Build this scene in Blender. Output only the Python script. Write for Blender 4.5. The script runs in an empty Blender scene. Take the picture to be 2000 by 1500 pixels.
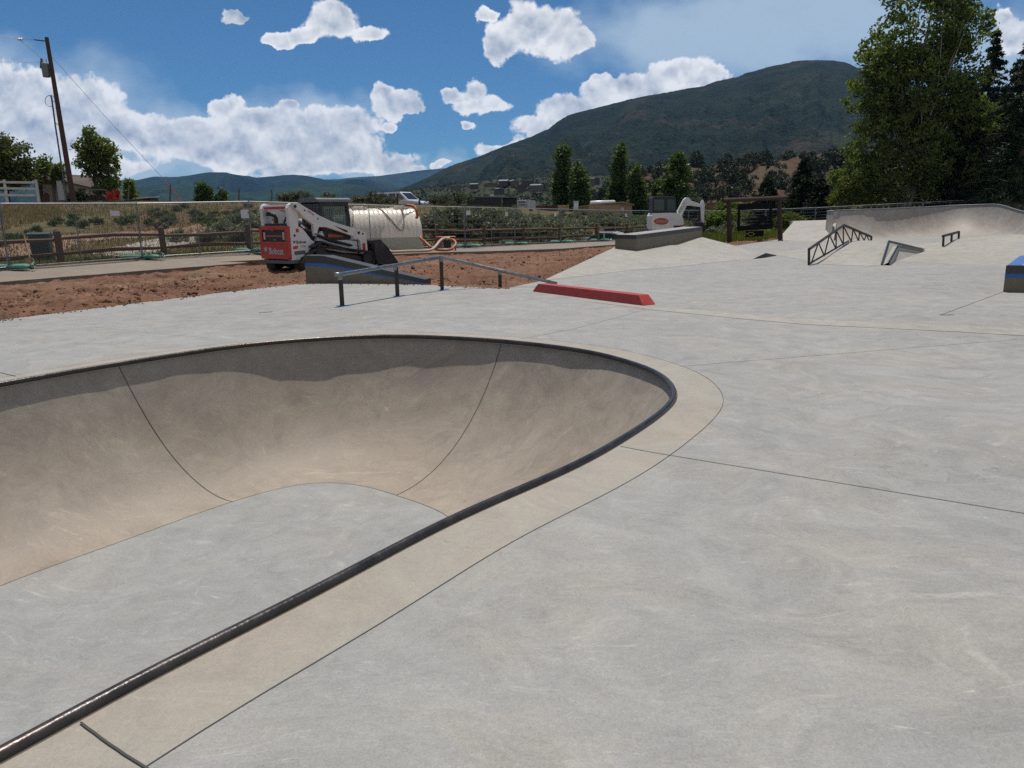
import bpy, bmesh, math, random
import numpy as np
from mathutils import Vector, Matrix
from mathutils.geometry import tessellate_polygon
PI = math.pi
R = math.radians
scene = bpy.context.scene
COL = scene.collection
rng = np.random.default_rng(7)
random.seed(7)

# ------------------------------------------------------------------ camera
FOC, PITCH, ROLL, CAMH = 1500.0, R(12.4), R(1.0), 1.6
_F = np.array([0, math.cos(PITCH), -math.sin(PITCH)])
_R0 = np.array([1.0, 0, 0]); _U0 = np.array([0, math.sin(PITCH), math.cos(PITCH)])
_R = _R0*math.cos(ROLL) - _U0*math.sin(ROLL)
_U = _U0*math.cos(ROLL) + _R0*math.sin(ROLL)
def ray(u, v): return _F + _R*(u-1000)/FOC + _U*(750-v)/FOC
def P(u, v, z=0.0):                       # a photo point standing at height z
    d = ray(u, v); t = (z-CAMH)/d[2]
    return Vector((d[0]*t, d[1]*t, z))
def D(u, v, y):                           # a photo point standing y metres ahead
    d = ray(u, v); t = y/d[1]
    return Vector((d[0]*t, y, CAMH+d[2]*t))
cam_d = bpy.data.cameras.new('camera'); cam = bpy.data.objects.new('camera', cam_d); COL.objects.link(cam)
cam_d.sensor_width = 36; cam_d.lens = 36*FOC/2000; cam_d.clip_end = 40000; cam_d.clip_start = 0.05
m = Matrix.Identity(4)
for i in range(3):
    m[i][0] = _R[i]; m[i][1] = _U[i]; m[i][2] = -_F[i]
m[2][3] = CAMH
cam.matrix_world = m
scene.camera = cam

# ------------------------------------------------------------------ tagging
def tag(o, label=None, cat=None, group=None, kind=None):
    if label: o['label'] = label
    if cat: o['category'] = cat
    if group: o['group'] = group
    if kind: o['kind'] = kind
    return o
def empty(name, loc, rz=0.0, label=None, cat=None, group=None, scale=1.0):
    o = bpy.data.objects.new(name, None); COL.objects.link(o)
    o.location = loc; o.rotation_euler = (0, 0, rz); o.scale = (scale,)*3
    o.empty_display_size = .2
    return tag(o, label, cat, group)
def copy_tree(o, parent=None):
    c = o.copy(); COL.objects.link(c)
    if parent is not None: c.parent = parent
    for ch in list(o.children): copy_tree(ch, c)
    return c

class MB:
    def __init__(s): s.v = []; s.f = []
    def add(s, vs, fs):
        n = len(s.v); s.v += [tuple(map(float, p)) for p in vs]; s.f += [tuple(i+n for i in f) for f in fs]; return s
    def box(s, c, d, rz=0.0, ry=0.0, rx=0.0):
        M = Matrix.Rotation(rz, 3, 'Z') @ Matrix.Rotation(ry, 3, 'Y') @ Matrix.Rotation(rx, 3, 'X')
        c = Vector(c); vs = []
        for x in (-.5, .5):
            for y in (-.5, .5):
                for z in (-.5, .5): vs.append(c + M @ Vector((x*d[0], y*d[1], z*d[2])))
        return s.add(vs, [(0,1,3,2),(4,6,7,5),(0,4,5,1),(2,3,7,6),(0,2,6,4),(1,5,7,3)])
    def bb(s, x0, x1, y0, y1, z0, z1): return s.box(((x0+x1)/2,(y0+y1)/2,(z0+z1)/2),(x1-x0,y1-y0,z1-z0))
    def prism(s, poly, axis, a, b):       # poly in the two other axes, extruded along axis
        def mk(p, t):
            return (t, p[0], p[1]) if axis == 'x' else (p[0], t, p[1]) if axis == 'y' else (p[0], p[1], t)
        n = len(poly); vs = [mk(p, a) for p in poly] + [mk(p, b) for p in poly]
        tri = tessellate_polygon([[Vector((p[0], p[1], 0)) for p in poly]])
        fs = [tuple(t) for t in tri] + [tuple(i+n for i in reversed(t)) for t in tri]
        fs += [(i, (i+1) % n, n+(i+1) % n, n+i) for i in range(n)]
        return s.add(vs, fs)
    def tube(s, pts, r, n=8, cap=True, closed=False):
        pts = [Vector(p) for p in pts]; rr = r if hasattr(r, '__len__') else [r]*len(pts)
        k = len(pts); rings = []; ref = None
        for i, p in enumerate(pts):
            if closed: t = pts[(i+1) % k]-pts[i-1]
            else: t = pts[min(i+1, k-1)]-pts[max(i-1, 0)]
            t.normalize()
            if ref is None: ref = Vector((0, 0, 1)) if abs(t.z) < .9 else Vector((1, 0, 0))
            a = ref - t*ref.dot(t)
            if a.length < 1e-4: a = t.orthogonal()
            a.normalize(); ref = a; b = t.cross(a)
            rings.append([p + a*(rr[i]*math.cos(2*PI*j/n)) + b*(rr[i]*math.sin(2*PI*j/n)) for j in range(n)])
        vs = [q for g in rings for q in g]; fs = []
        for i in range(k if closed else k-1):
            i2 = (i+1) % k
            for j in range(n):
                fs.append((i*n+j, i*n+(j+1) % n, i2*n+(j+1) % n, i2*n+j))
        if cap and not closed:
            fs.append(tuple(range(n-1, -1, -1))); fs.append(tuple((k-1)*n+j for j in range(n)))
        return s.add(vs, fs)
    def cyl(s, a, b, r, n=16, r2=None): return s.tube([a, b], [r, r if r2 is None else r2], n)
    def lathe(s, prof, c=(0,0,0), n=20):
        vs = []; fs = []; k = len(prof)
        for (r, z) in prof:
            for j in range(n): vs.append((c[0]+r*math.cos(2*PI*j/n), c[1]+r*math.sin(2*PI*j/n), c[2]+z))
        for i in range(k-1):
            for j in range(n): fs.append((i*n+j, i*n+(j+1) % n, (i+1)*n+(j+1) % n, (i+1)*n+j))
        return s.add(vs, fs)
    def grid(s, fn, nu, nv):
        vs = [fn(i/nu, j/nv) for i in range(nu+1) for j in range(nv+1)]
        fs = [(i*(nv+1)+j, (i+1)*(nv+1)+j, (i+1)*(nv+1)+j+1, i*(nv+1)+j+1) for i in range(nu) for j in range(nv)]
        return s.add(vs, fs)
    def build(s, name, mat, parent=None, smooth=False, bevel=0, loc=None):
        me = bpy.data.meshes.new(name); me.from_pydata(s.v, [], s.f)
        if bevel:
            bm = bmesh.new(); bm.from_mesh(me)
            bmesh.ops.recalc_face_normals(bm, faces=bm.faces)
            es = [e for e in bm.edges if len(e.link_faces) == 2 and e.calc_face_angle(0) > .6]
            bmesh.ops.bevel(bm, geom=es, offset=bevel, segments=2, affect='EDGES', profile=.7)
            bm.to_mesh(me); bm.free()
        o = bpy.data.objects.new(name, me); COL.objects.link(o)
        if mat: me.materials.append(mat)
        if parent is not None: o.parent = parent
        if loc is not None: o.location = loc
        if smooth or bevel: me.shade_smooth() if smooth else me.shade_flat()
        if smooth == 'auto':
            me.shade_smooth(); me.set_sharp_from_angle(angle=R(38))
        return o
def recalc(o):
    bm = bmesh.new(); bm.from_mesh(o.data); bmesh.ops.recalc_face_normals(bm, faces=bm.faces); bm.to_mesh(o.data); bm.free(); return o

# ------------------------------------------------------------------ noise for meshes
def vnoise(x, y, seed=0):
    x = np.asarray(x, float); y = np.asarray(y, float)
    xi = np.floor(x).astype(np.int64); yi = np.floor(y).astype(np.int64); xf = x-xi; yf = y-yi
    def h(a, b):
        n = (a*374761393 + b*668265263 + seed*1442695041) & 0x7fffffff
        n = ((n ^ (n >> 13))*1274126177) & 0x7fffffff
        return ((n ^ (n >> 16)) & 0xffff)/65535.0
    u = xf*xf*(3-2*xf); v = yf*yf*(3-2*yf)
    return (h(xi, yi)*(1-u)+h(xi+1, yi)*u)*(1-v) + (h(xi, yi+1)*(1-u)+h(xi+1, yi+1)*u)*v
def fbm(x, y, octv=4, seed=0):
    s = 0; a = .5; f = 1
    for o in range(octv):
        s = s + a*(vnoise(np.asarray(x)*f, np.asarray(y)*f, seed+o)-.5); a *= .5; f *= 2.03
    return s
def sstep(a, b, x):
    t = np.clip((np.asarray(x, float)-a)/(b-a), 0, 1); return t*t*(3-2*t)

# ------------------------------------------------------------------ node helper
class NT:
    def __init__(s, nt): s.nt = nt; nt.nodes.clear()
    def n(s, t, **kw):
        x = s.nt.nodes.new(t)
        for k, v in kw.items(): setattr(x, k, v)
        return x
    def set(s, sock, val):
        if val is None: return
        if isinstance(val, bpy.types.NodeSocket): s.nt.links.new(val, sock)
        else:
            if isinstance(val, (tuple, list)) and sock.type == 'RGBA' and len(val) == 3: val = (*val, 1)
            sock.default_value = val
    def math(s, op, a, b=None, c=None, clamp=False):
        x = s.n('ShaderNodeMath', operation=op, use_clamp=clamp)
        s.set(x.inputs[0], a); s.set(x.inputs[1], b); s.set(x.inputs[2], c); return x.outputs[0]
    def vm(s, op, a, b=None, scale=None):
        x = s.n('ShaderNodeVectorMath', operation=op); s.set(x.inputs[0], a); s.set(x.inputs[1], b)
        if scale is not None: s.set(x.inputs[3], scale)
        return x.outputs[1] if op in ('LENGTH', 'DISTANCE', 'DOT_PRODUCT') else x.outputs[0]
    def noise(s, vec, scale, detail=4, rough=.5, dist=0.0, col=False):
        x = s.n('ShaderNodeTexNoise'); s.set(x.inputs['Vector'], vec); s.set(x.inputs['Scale'], scale)
        s.set(x.inputs['Detail'], detail); s.set(x.inputs['Roughness'], rough); s.set(x.inputs['Distortion'], dist)
        return x.outputs[1] if col else x.outputs[0]
    def vor(s, vec, scale, feature='F1', detail=0, out=0, rand=1.0):
        x = s.n('ShaderNodeTexVoronoi', feature=feature); s.set(x.inputs['Vector'], vec); s.set(x.inputs['Scale'], scale)
        if 'Detail' in x.inputs: s.set(x.inputs['Detail'], detail)
        s.set(x.inputs['Randomness'], rand)
        return x.outputs[out]
    def map(s, vec, loc=(0,0,0), rot=(0,0,0), sc=(1,1,1), vt='POINT'):
        x = s.n('ShaderNodeMapping', vector_type=vt); s.set(x.inputs[0], vec); x.inputs[1].default_value = loc
        x.inputs[2].default_value = rot; x.inputs[3].default_value = sc; return x.outputs[0]
    def ss(s, x, a, b):
        m = s.n('ShaderNodeMapRange', interpolation_type='SMOOTHSTEP'); s.set(m.inputs[0], x)
        s.set(m.inputs[1], a); s.set(m.inputs[2], b); return m.outputs[0]
    def lin(s, x, a, b, c=0., d=1.):
        m = s.n('ShaderNodeMapRange'); s.set(m.inputs[0], x)
        s.set(m.inputs[1], a); s.set(m.inputs[2], b); s.set(m.inputs[3], c); s.set(m.inputs[4], d); return m.outputs[0]
    def mix(s, f, a, b, mode='MIX'):
        x = s.n('ShaderNodeMix', data_type='RGBA', blend_type=mode)
        s.set(x.inputs[0], f); s.set(x.inputs[6], a); s.set(x.inputs[7], b); return x.outputs[2]
    def bump(s, h, strength=.3, dist=.01, normal=None):
        x = s.n('ShaderNodeBump'); s.set(x.inputs['Height'], h); x.inputs['Strength'].default_value = strength
        x.inputs['Distance'].default_value = dist; s.set(x.inputs['Normal'], normal); return x.outputs[0]
    def bsdf(s, col, rough=.7, metal=0., normal=None, spec=.5, **kw):
        x = s.n('ShaderNodeBsdfPrincipled'); s.set(x.inputs['Base Color'], col); s.set(x.inputs['Roughness'], rough)
        s.set(x.inputs['Metallic'], metal); s.set(x.inputs['Normal'], normal); s.set(x.inputs['Specular IOR Level'], spec)
        for k, v in kw.items(): s.set(x.inputs[k.replace('_', ' ')], v)
        return x.outputs[0]
    def out(s, sh, vol=None):
        o = s.n('ShaderNodeOutputMaterial')
        if sh is not None: s.nt.links.new(sh, o.inputs[0])
        if vol is not None: s.nt.links.new(vol, o.inputs[1])
def mat(name):
    m = bpy.data.materials.new(name); m.use_nodes = True; return m, NT(m.node_tree)
def objco(t): return t.n('ShaderNodeTexCoord').outputs['Object']

def m_plain(name, col, rough=.6, metal=0., var=.12, sc=6., spec=.5, dirt=None, bump=0.0, **kw):
    m, t = mat(name); co = objco(t)
    n = t.noise(co, sc, 5, .6); f = t.lin(n, .25, .75, 1-var, 1+var)
    c = t.vm('SCALE', tuple(col), scale=f)
    if dirt:
        d = t.ss(t.noise(co, sc*.45, 6, .65, .6), .52, .72)
        c = t.mix(t.math('MULTIPLY', d, dirt[3]), c, tuple(dirt[:3]))
    nm = t.bump(t.noise(co, sc*6, 4), bump, .01) if bump else None
    t.out(t.bsdf(c, t.lin(n, .3, .7, max(rough-.06, .02), min(rough+.08, 1)), metal, nm, spec, **kw)); return m
# ------------------------------------------------------------------ materials
def m_concrete(name, base, warm, streak=1.0, mott=1.0, grain=1.0, rough=.62, spec=.4, dark=None, ang=.5):
    m, t = mat(name); co = objco(t)
    wob = t.vm('SCALE', t.vm('SUBTRACT', t.noise(co, .55, 3, .5, col=True), (.5, .5, .5)), scale=1.6)
    cw = t.vm('ADD', co, wob)
    big = t.noise(co, .35, 3, .55); med = t.noise(cw, 3.1, 8, .72, .5)
    c = t.mix(t.ss(t.noise(cw, .9, 6, .68), .36, .68), tuple(base), tuple(warm))
    f = t.math('ADD', t.lin(big, .25, .75, -.05*mott, .05*mott), t.lin(med, .25, .75, -.13*mott, .13*mott))
    # trowel wisps: long thin pale strokes whose direction drifts
    s1 = t.noise(t.map(cw, rot=(0, 0, ang), sc=(.9, 6.5, 3)), 1.7, 9, .74, .9)
    s2 = t.noise(t.map(cw, loc=(9, 4, 2), rot=(0, 0, ang-1.1), sc=(1.0, 7.5, 3)), 2.3, 9, .75, 1.2)
    s3 = t.noise(t.map(cw, loc=(2, 14, 5), rot=(0, 0, ang+.9), sc=(1.3, 12, 4)), 5.5, 6, .7, .6)
    gate = t.ss(t.noise(co, .8, 4, .65), .40, .62); gate2 = t.ss(t.noise(t.vm('ADD', co, (11, 3, 0)), 1.5, 4, .65), .46, .60)
    w = t.math('MULTIPLY', t.ss(s1, .54, .70), gate)
    w2 = t.math('MULTIPLY', t.ss(s2, .56, .72), t.math('SUBTRACT', 1.15, gate))
    w3 = t.math('MULTIPLY', t.ss(s3, .58, .70), gate2)
    f = t.math('ADD', f, t.math('MULTIPLY', t.math('ADD', t.math('ADD', w, w2), w3), .15*streak))
    # rubbed white scuffs, short and crisp
    sc = t.ss(t.noise(t.map(cw, rot=(0, 0, ang+.3), sc=(2.2, 11, 4)), 2.6, 4, .6, .4), .69, .72)
    f = t.math('ADD', f, t.math('MULTIPLY', sc, .20*streak))
    # rings left by the power trowel
    cell = t.n('ShaderNodeTexVoronoi', feature='F1'); t.set(cell.inputs['Vector'], t.vm('MULTIPLY', cw, (1, 1, 0))); cell.inputs['Scale'].default_value = .55
    ring = t.math('SINE', t.math('MULTIPLY', t.math('ADD', cell.outputs[0], t.math('MULTIPLY', med, .03)), 84.))
    rg = t.math('MULTIPLY', t.ss(ring, .6, 1.), t.ss(t.noise(co, 1.9, 6, .7), .54, .66))
    f = t.math('ADD', f, t.math('MULTIPLY', rg, .10*streak))
    # damp dark patches and pits
    dk = t.ss(t.noise(cw, 1.1, 8, .72, .3), .58, .74)
    f = t.math('SUBTRACT', f, t.math('MULTIPLY', dk, .11*mott))
    dk2 = t.ss(t.noise(t.vm('ADD', cw, (4, 8, 0)), 7., 6, .7), .58, .72)
    f = t.math('SUBTRACT', f, t.math('MULTIPLY', dk2, .07*mott))
    g1 = t.noise(co, 110., 3, .75); g2 = t.noise(co, 38., 4, .75); g3 = t.noise(co, 260., 2, .7)
    f = t.math('ADD', f, t.lin(g1, .3, .7, -.11*grain, .11*grain)); f = t.math('ADD', f, t.lin(g2, .3, .7, -.07*grain, .07*grain)); f = t.math('ADD', f, t.lin(g3, .3, .7, -.06*grain, .06*grain))
    pit = t.math('MULTIPLY', t.ss(t.vor(co, 17.), .06, .03), t.ss(t.noise(co, 2.3, 2), .55, .62))
    f = t.math('SUBTRACT', f, t.math('MULTIPLY', pit, .45))
    # hairline crazing
    ck = t.vor(t.vm('ADD', co, t.vm('SCALE', t.noise(co, 2.5, 5, .6, col=True), scale=.5)), .8, 'DISTANCE_TO_EDGE')
    f = t.math('SUBTRACT', f, t.math('MULTIPLY', t.math('MULTIPLY', t.ss(ck, .0035, .0008), t.ss(t.noise(co, .5, 2), .52, .6)), .22))
    c = t.vm('SCALE', c, scale=t.math('ADD', f, 1.))
    if dark: c = t.mix(t.math('MULTIPLY', t.ss(t.noise(t.vm('ADD', co, (5, 3, 1)), 1.7, 6, .65, .8), .56, .8), dark[3]), c, tuple(dark[:3]))
    h = t.math('ADD', t.math('MULTIPLY', g1, .4), t.math('MULTIPLY', med, 1.5))
    rr = t.math('SUBTRACT', t.lin(med, .3, .7, rough-.08, rough+.10), t.math('MULTIPLY', w, .1))
    t.out(t.bsdf(c, rr, 0, t.bump(h, .25, .004), spec)); return m
MC = {}
MC['deck'] = m_concrete('deck_concrete', (.268, .268, .254), (.292, .278, .248), 2.0, 1.6, 1.5)
MC['band'] = m_concrete('band_concrete', (.300, .282, .240), (.315, .275, .225), 1.1, 1.2, 1.1, .66, ang=-.7)
MC['wall'] = m_concrete('wall_concrete', (.300, .262, .214), (.278, .235, .190), 1.8, 1.6, 1.2, .62, .3, (.16, .13, .105, .45), ang=1.1)
MC['floor'] = m_concrete('bowl_floor_concrete', (.260, .266, .262), (.274, .270, .255), 2.1, 1.4, 1.4)
MC['bank'] = m_concrete('bank_concrete', (.318, .302, .262), (.335, .312, .262), .9, 1.3, 1., .55, .5)
MC['ramp'] = m_concrete('ramp_concrete', (.295, .270, .236), (.270, .232, .20), 1., 1.6, .6, .60, .40, (.2, .15, .13, .45))
M = {}
M['joint'] = m_plain('sawn_joint', (.06, .058, .052), .9)
M['steel'] = m_plain('worn_dark_steel', (.10, .10, .105), .34, .9, .45, 9., dirt=(.16, .10, .075, .7), bump=.25)
M['cope'] = m_plain('coping_steel', (.050, .045, .042), .30, .45, .45, 7., dirt=(.075, .045, .035, .75), bump=.2)
M['rail'] = m_plain('bare_steel', (.25, .27, .29), .35, .9, .25, 7., dirt=(.13, .11, .10, .5))
M['post'] = m_plain('dark_post_steel', (.055, .05, .045), .55, .6, .3, 9.)
M['galv'] = m_plain('galvanised_steel', (.36, .37, .37), .45, .75, .15, 7.)
M['galvdull'] = m_plain('dull_galvanised', (.20, .21, .21), .55, .5, .15, 7.)
M['ledge'] = m_plain('ledge_concrete', (.175, .150, .108), .8, 0, .18, 5., dirt=(.14, .12, .09, .5), bump=.2)
M['cap'] = m_plain('dark_ledge_cap', (.05, .05, .05), .5, .2, .2, 5.)
M['tape'] = m_plain('blue_masking_tape', (.035, .125, .36), .7, 0, .1, 12.)
M['red'] = m_plain('red_painted_concrete', (.36, .036, .026), .5, 0, .16, 7., dirt=(.25, .05, .05, .5), bump=.1)
M['white'] = m_plain('white_paint', (.74, .73, .70), .38, 0, .05, 4., dirt=(.40, .33, .27, .35), Coat_Weight=.2)
M['redpaint'] = m_plain('red_gloss_paint', (.48, .035, .02), .33, 0, .08, 4., dirt=(.35, .06, .04, .4), Coat_Weight=.3)
M['black'] = m_plain('black_paint', (.018, .018, .019), .45, 0, .2, 7., dirt=(.09, .075, .06, .35))
M['rubber'] = m_plain('dusty_rubber', (.028, .026, .024), .85, 0, .3, 9., dirt=(.16, .10, .07, .7), bump=.3)
M['greyplastic'] = m_plain('grey_plastic', (.12, .125, .13), .5, 0, .1)
M['bucket'] = m_plain('bucket_steel', (.035, .038, .042), .4, .5, .3, 5., dirt=(.16, .10, .07, .45))
M['orange'] = m_plain('orange_paint', (.45, .09, .035), .45)
M['orangehose'] = m_plain('orange_hose', (.38, .12, .05), .5, 0, .15, 9.)
M['beigehose'] = m_plain('beige_hose', (.45, .36, .27), .6, 0, .15, 9.)
M['brownhose'] = m_plain('brown_hose', (.28, .20, .13), .7, 0, .15, 5.)
M['strap'] = m_plain('brown_strap', (.22, .15, .08), .8)
M['chrome'] = m_plain('bright_metal', (.6, .6, .6), .2, 1.)
M['wood'] = m_plain('weathered_rail_wood', (.11, .058, .032), .85, 0, .4, 14., dirt=(.16, .10, .06, .5), bump=.4)
M['polewood'] = m_plain('pole_wood', (.085, .045, .03), .85, 0, .3, 6., dirt=(.05, .03, .025, .6), bump=.4)
M['signwood'] = m_plain('dark_log', (.042, .022, .016), .8, 0, .3, 6., bump=.3)
M['whitewood'] = m_plain('white_fence_wood', (.62, .58, .52), .8, 0, .15, 5., dirt=(.35, .30, .24, .5))
M['ply'] = m_plain('pale_cedar_boards', (.42, .28, .17), .8, 0, .25, 8., dirt=(.28, .19, .12, .5))
M['stucco'] = m_plain('tan_stucco', (.30, .25, .19), .9, 0, .12, 3.)
M['brownwall'] = m_plain('brown_siding', (.13, .055, .04), .85)
M['roof'] = m_plain('brown_shingle', (.10, .075, .065), .9, 0, .2, 3.)
M['roofgrey'] = m_plain('grey_shingle', (.20, .205, .21), .8, 0, .2, 3.)
M['bark'] = m_plain('bark', (.15, .125, .10), .9, 0, .35, 5., bump=.5)
M['palebark'] = m_plain('pale_bark', (.34, .31, .26), .9, 0, .3, 5., bump=.4)
M['bag'] = m_plain('green_sandbag', (.07, .22, .17), .8, 0, .3, 9., dirt=(.42, .50, .42, .95))
M['bin'] = m_plain('dark_green_plastic', (.012, .045, .038), .5)
M['tag'] = m_plain('white_tag', (.6, .62, .62), .5)
M['carwhite'] = m_plain('white_car_paint', (.70, .70, .70), .25, 0, .03, 2., Coat_Weight=.5)
M['cardark'] = m_plain('dark_car_paint', (.03, .035, .04), .25, 0, .03, 2., Coat_Weight=.5)
M['yellow'] = m_plain('yellow_paint', (.50, .27, .03), .5)
M['trailer'] = m_plain('black_trailer', (.02, .02, .022), .5, 0, .2, 2.)
M['bluebin'] = m_plain('blue_plastic', (.02, .12, .42), .5)
M['pcbg'] = m_plain('sign_black', (.008, .008, .010), .8, spec=.08)
M['palegrey'] = m_plain('pale_grey', (.5, .5, .5), .6)
M['redtape'] = m_plain('red_guard', (.55, .03, .03), .5)
M['pathc'] = m_concrete('path_concrete', (.20, .16, .122), (.225, .185, .14), .4, 1., .8)
def m_glass(name, col=(.02, .035, .035), a=.35):
    m, t = mat(name); b = t.n('ShaderNodeBsdfGlossy'); b.inputs['Roughness'].default_value = .03
    tr = t.n('ShaderNodeBsdfTransparent'); tr.inputs[0].default_value = (.45, .60, .56, 1)
    fr = t.n('ShaderNodeFresnel'); fr.inputs[0].default_value = 1.5
    x = t.n('ShaderNodeMixShader'); t.nt.links.new(t.math('ADD', fr.outputs[0], .05), x.inputs[0])
    t.nt.links.new(tr.outputs[0], x.inputs[1]); t.nt.links.new(b.outputs[0], x.inputs[2]); t.out(x.outputs[0]); return m
M['glass'] = m_glass('tinted_glass')
M['darkglass'] = m_plain('dark_glass', (.015, .02, .024), .08, 0, .05, 2., spec=.8)
def m_dirt(name, a, b, c, rock=True, spec=.2):
    m, t = mat(name); co = objco(t)
    n1 = t.noise(co, .5, 6, .65, .5); n2 = t.noise(co, 3.2, 8, .7); n3 = t.noise(co, 22, 4, .7)
    col = t.mix(t.ss(n1, .35, .65), tuple(a), tuple(b)); col = t.mix(t.ss(n2, .52, .72), col, tuple(c))
    col = t.vm('SCALE', col, scale=t.math('ADD', t.lin(n3, .3, .7, .72, 1.28), 0))
    if rock: col = t.mix(t.ss(t.noise(t.vm('ADD', co, (7, 2, 0)), .28, 7, .7, .6), .52, .64), col, (.215, .145, .095))
    if rock: col = t.vm('SCALE', col, scale=t.lin(t.noise(co, .9, 7, .75), .3, .7, .62, 1.32))
    if rock:
        v = t.vor(co, 9.); col = t.mix(t.math('MULTIPLY', t.ss(v, .20, .14), t.ss(n2, .5, .6)), col, (.24, .17, .13))
    h = t.math('ADD', n2, t.math('MULTIPLY', n3, .35))
    t.out(t.bsdf(col, .95, 0, t.bump(h, .8, .06), spec)); return m
M['dirt'] = m_dirt('red_dirt', (.158, .082, .050), (.190, .105, .070), (.095, .045, .028))
M['hill'] = m_dirt('dry_hill_soil', (.20, .135, .075), (.235, .165, .10), (.13, .095, .05), False)
M['reddry'] = m_dirt('pinkish_soil', (.25, .15, .105), (.28, .185, .14), (.19, .11, .075), False)
M['gravel'] = m_dirt('pale_gravel', (.34, .30, .26), (.40, .36, .31), (.22, .19, .16))
def m_leaf(name, a, b, tr=.35, rough=.6, c=None):
    m, t = mat(name)
    g = t.n('ShaderNodeNewGeometry').outputs['Random Per Island']
    n = t.noise(objco(t), .45, 3, .6)
    col = t.mix(t.math('ADD', t.math('MULTIPLY', g, .7), t.lin(n, .3, .7, -.25, .45)), tuple(a), tuple(b))
    if c: col = t.mix(t.ss(g, .86, .92), col, tuple(c))
    d = t.bsdf(col, rough, 0, None, .25); x = t.n('ShaderNodeBsdfTranslucent'); t.set(x.inputs[0], t.vm('MULTIPLY', col, (1.25, 1.35, .6)))
    mx = t.n('ShaderNodeMixShader'); mx.inputs[0].default_value = tr
    t.nt.links.new(d, mx.inputs[1]); t.nt.links.new(x.outputs[0], mx.inputs[2]); t.out(mx.outputs[0]); return m
M['leaf'] = m_leaf('leaf_green', (.070, .105, .026), (.17, .205, .060), .45)
M['leafolive'] = m_leaf('leaf_olive', (.06, .075, .028), (.13, .14, .055))
M['poplar'] = m_leaf('leaf_poplar', (.045, .080, .022), (.11, .165, .050), c=(.13, .18, .08))
M['pine'] = m_leaf('pine_needles', (.014, .026, .013), (.040, .060, .026), .15)
M['sage'] = m_leaf('sagebrush_leaves', (.12, .135, .095), (.26, .275, .205), .25, c=(.06, .10, .03))
M['sagedark'] = m_leaf('dark_brush_leaves', (.075, .085, .056), (.175, .18, .13), .2)
M['weed'] = m_leaf('weed_green', (.050, .085, .030), (.12, .16, .055), .3)
M['grass'] = m_leaf('dry_grass_blades', (.17, .125, .058), (.30, .225, .11), .3, .8)
M['grassgreen'] = m_leaf('green_grass_blades', (.055, .066, .024), (.13, .13, .05), .3, .8)
M['juniper'] = m_leaf('juniper_foliage', (.020, .032, .018), (.050, .062, .034), .12)
M['yellowbush'] = m_leaf('yellow_green_bush', (.07, .095, .02), (.15, .165, .04), .4)
# ------------------------------------------------------------------ sky and sun
SUN_EL, SUN_AZ = R(72), R(1)             # azimuth measured to the right of straight ahead
sd = Vector((math.sin(SUN_AZ)*math.cos(SUN_EL), math.cos(SUN_AZ)*math.cos(SUN_EL), math.sin(SUN_EL)))
sl = bpy.data.lights.new('sun', 'SUN'); so = bpy.data.objects.new('sun', sl); COL.objects.link(so)
sl.energy = 4.15; sl.angle = R(.53); sl.color = (1, .945, .865)
so.rotation_euler = (-sd).to_track_quat('-Z', 'Y').to_euler()
w = bpy.data.worlds.new('World'); scene.world = w; w.use_nodes = True
t = NT(w.node_tree)
sky = t.n('ShaderNodeTexSky', sky_type='NISHITA'); sky.sun_disc = False
sky.sun_elevation = SUN_EL; sky.sun_rotation = SUN_AZ; sky.altitude = 2000; sky.air_density = 1.0; sky.dust_density = .35; sky.ozone_density = 2.0
SKYS = .056
gen = t.n('ShaderNodeTexCoord').outputs['Generated']
sx = t.n('ShaderNodeSeparateXYZ'); t.set(sx.inputs[0], gen)
dy = t.math('MAXIMUM', sx.outputs[1], .05)
U = t.math('DIVIDE', sx.outputs[0], dy); V = t.math('DIVIDE', sx.outputs[2], dy)
cb = t.n('ShaderNodeCombineXYZ'); t.set(cb.inputs[0], U); t.set(cb.inputs[1], V); uv = cb.outputs[0]
front = t.ss(sx.outputs[1], .08, .3)
n0 = t.vm('SCALE', t.vm('SUBTRACT', t.noise(uv, 9., 3, .55, col=True), (.5, .5, .5)), scale=.055)
n1 = t.vm('SCALE', t.vm('SUBTRACT', t.noise(uv, 34., 5, .6, col=True), (.5, .5, .5)), scale=.024)
pw = t.vm('ADD', t.vm('ADD', uv, n0), n1)
def uvp(x, y):
    d = ray(x, y); return d[0]/d[1], d[2]/d[1]
def blobs(lst, vec, smooth=.25):
    acc = None
    for (x, y, rx, ry, *r) in lst:
        a, b = uvp(x, y); a2, _ = uvp(x+rx, y); _, b2 = uvp(x, y-ry)
        mp = t.map(vec, (a, b, 0), (0, 0, r[0] if r else 0), (abs(a2-a), abs(b2-b), 1), 'TEXTURE')
        h = t.math('SUBTRACT', 1., t.vm('LENGTH', mp))
        if acc is None: acc = h
        else:
            x_ = t.n('ShaderNodeMath', operation='SMOOTH_MAX'); t.set(x_.inputs[0], acc); t.set(x_.inputs[1], h); x_.inputs[2].default_value = smooth; acc = x_.outputs[0]
    return acc
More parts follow.
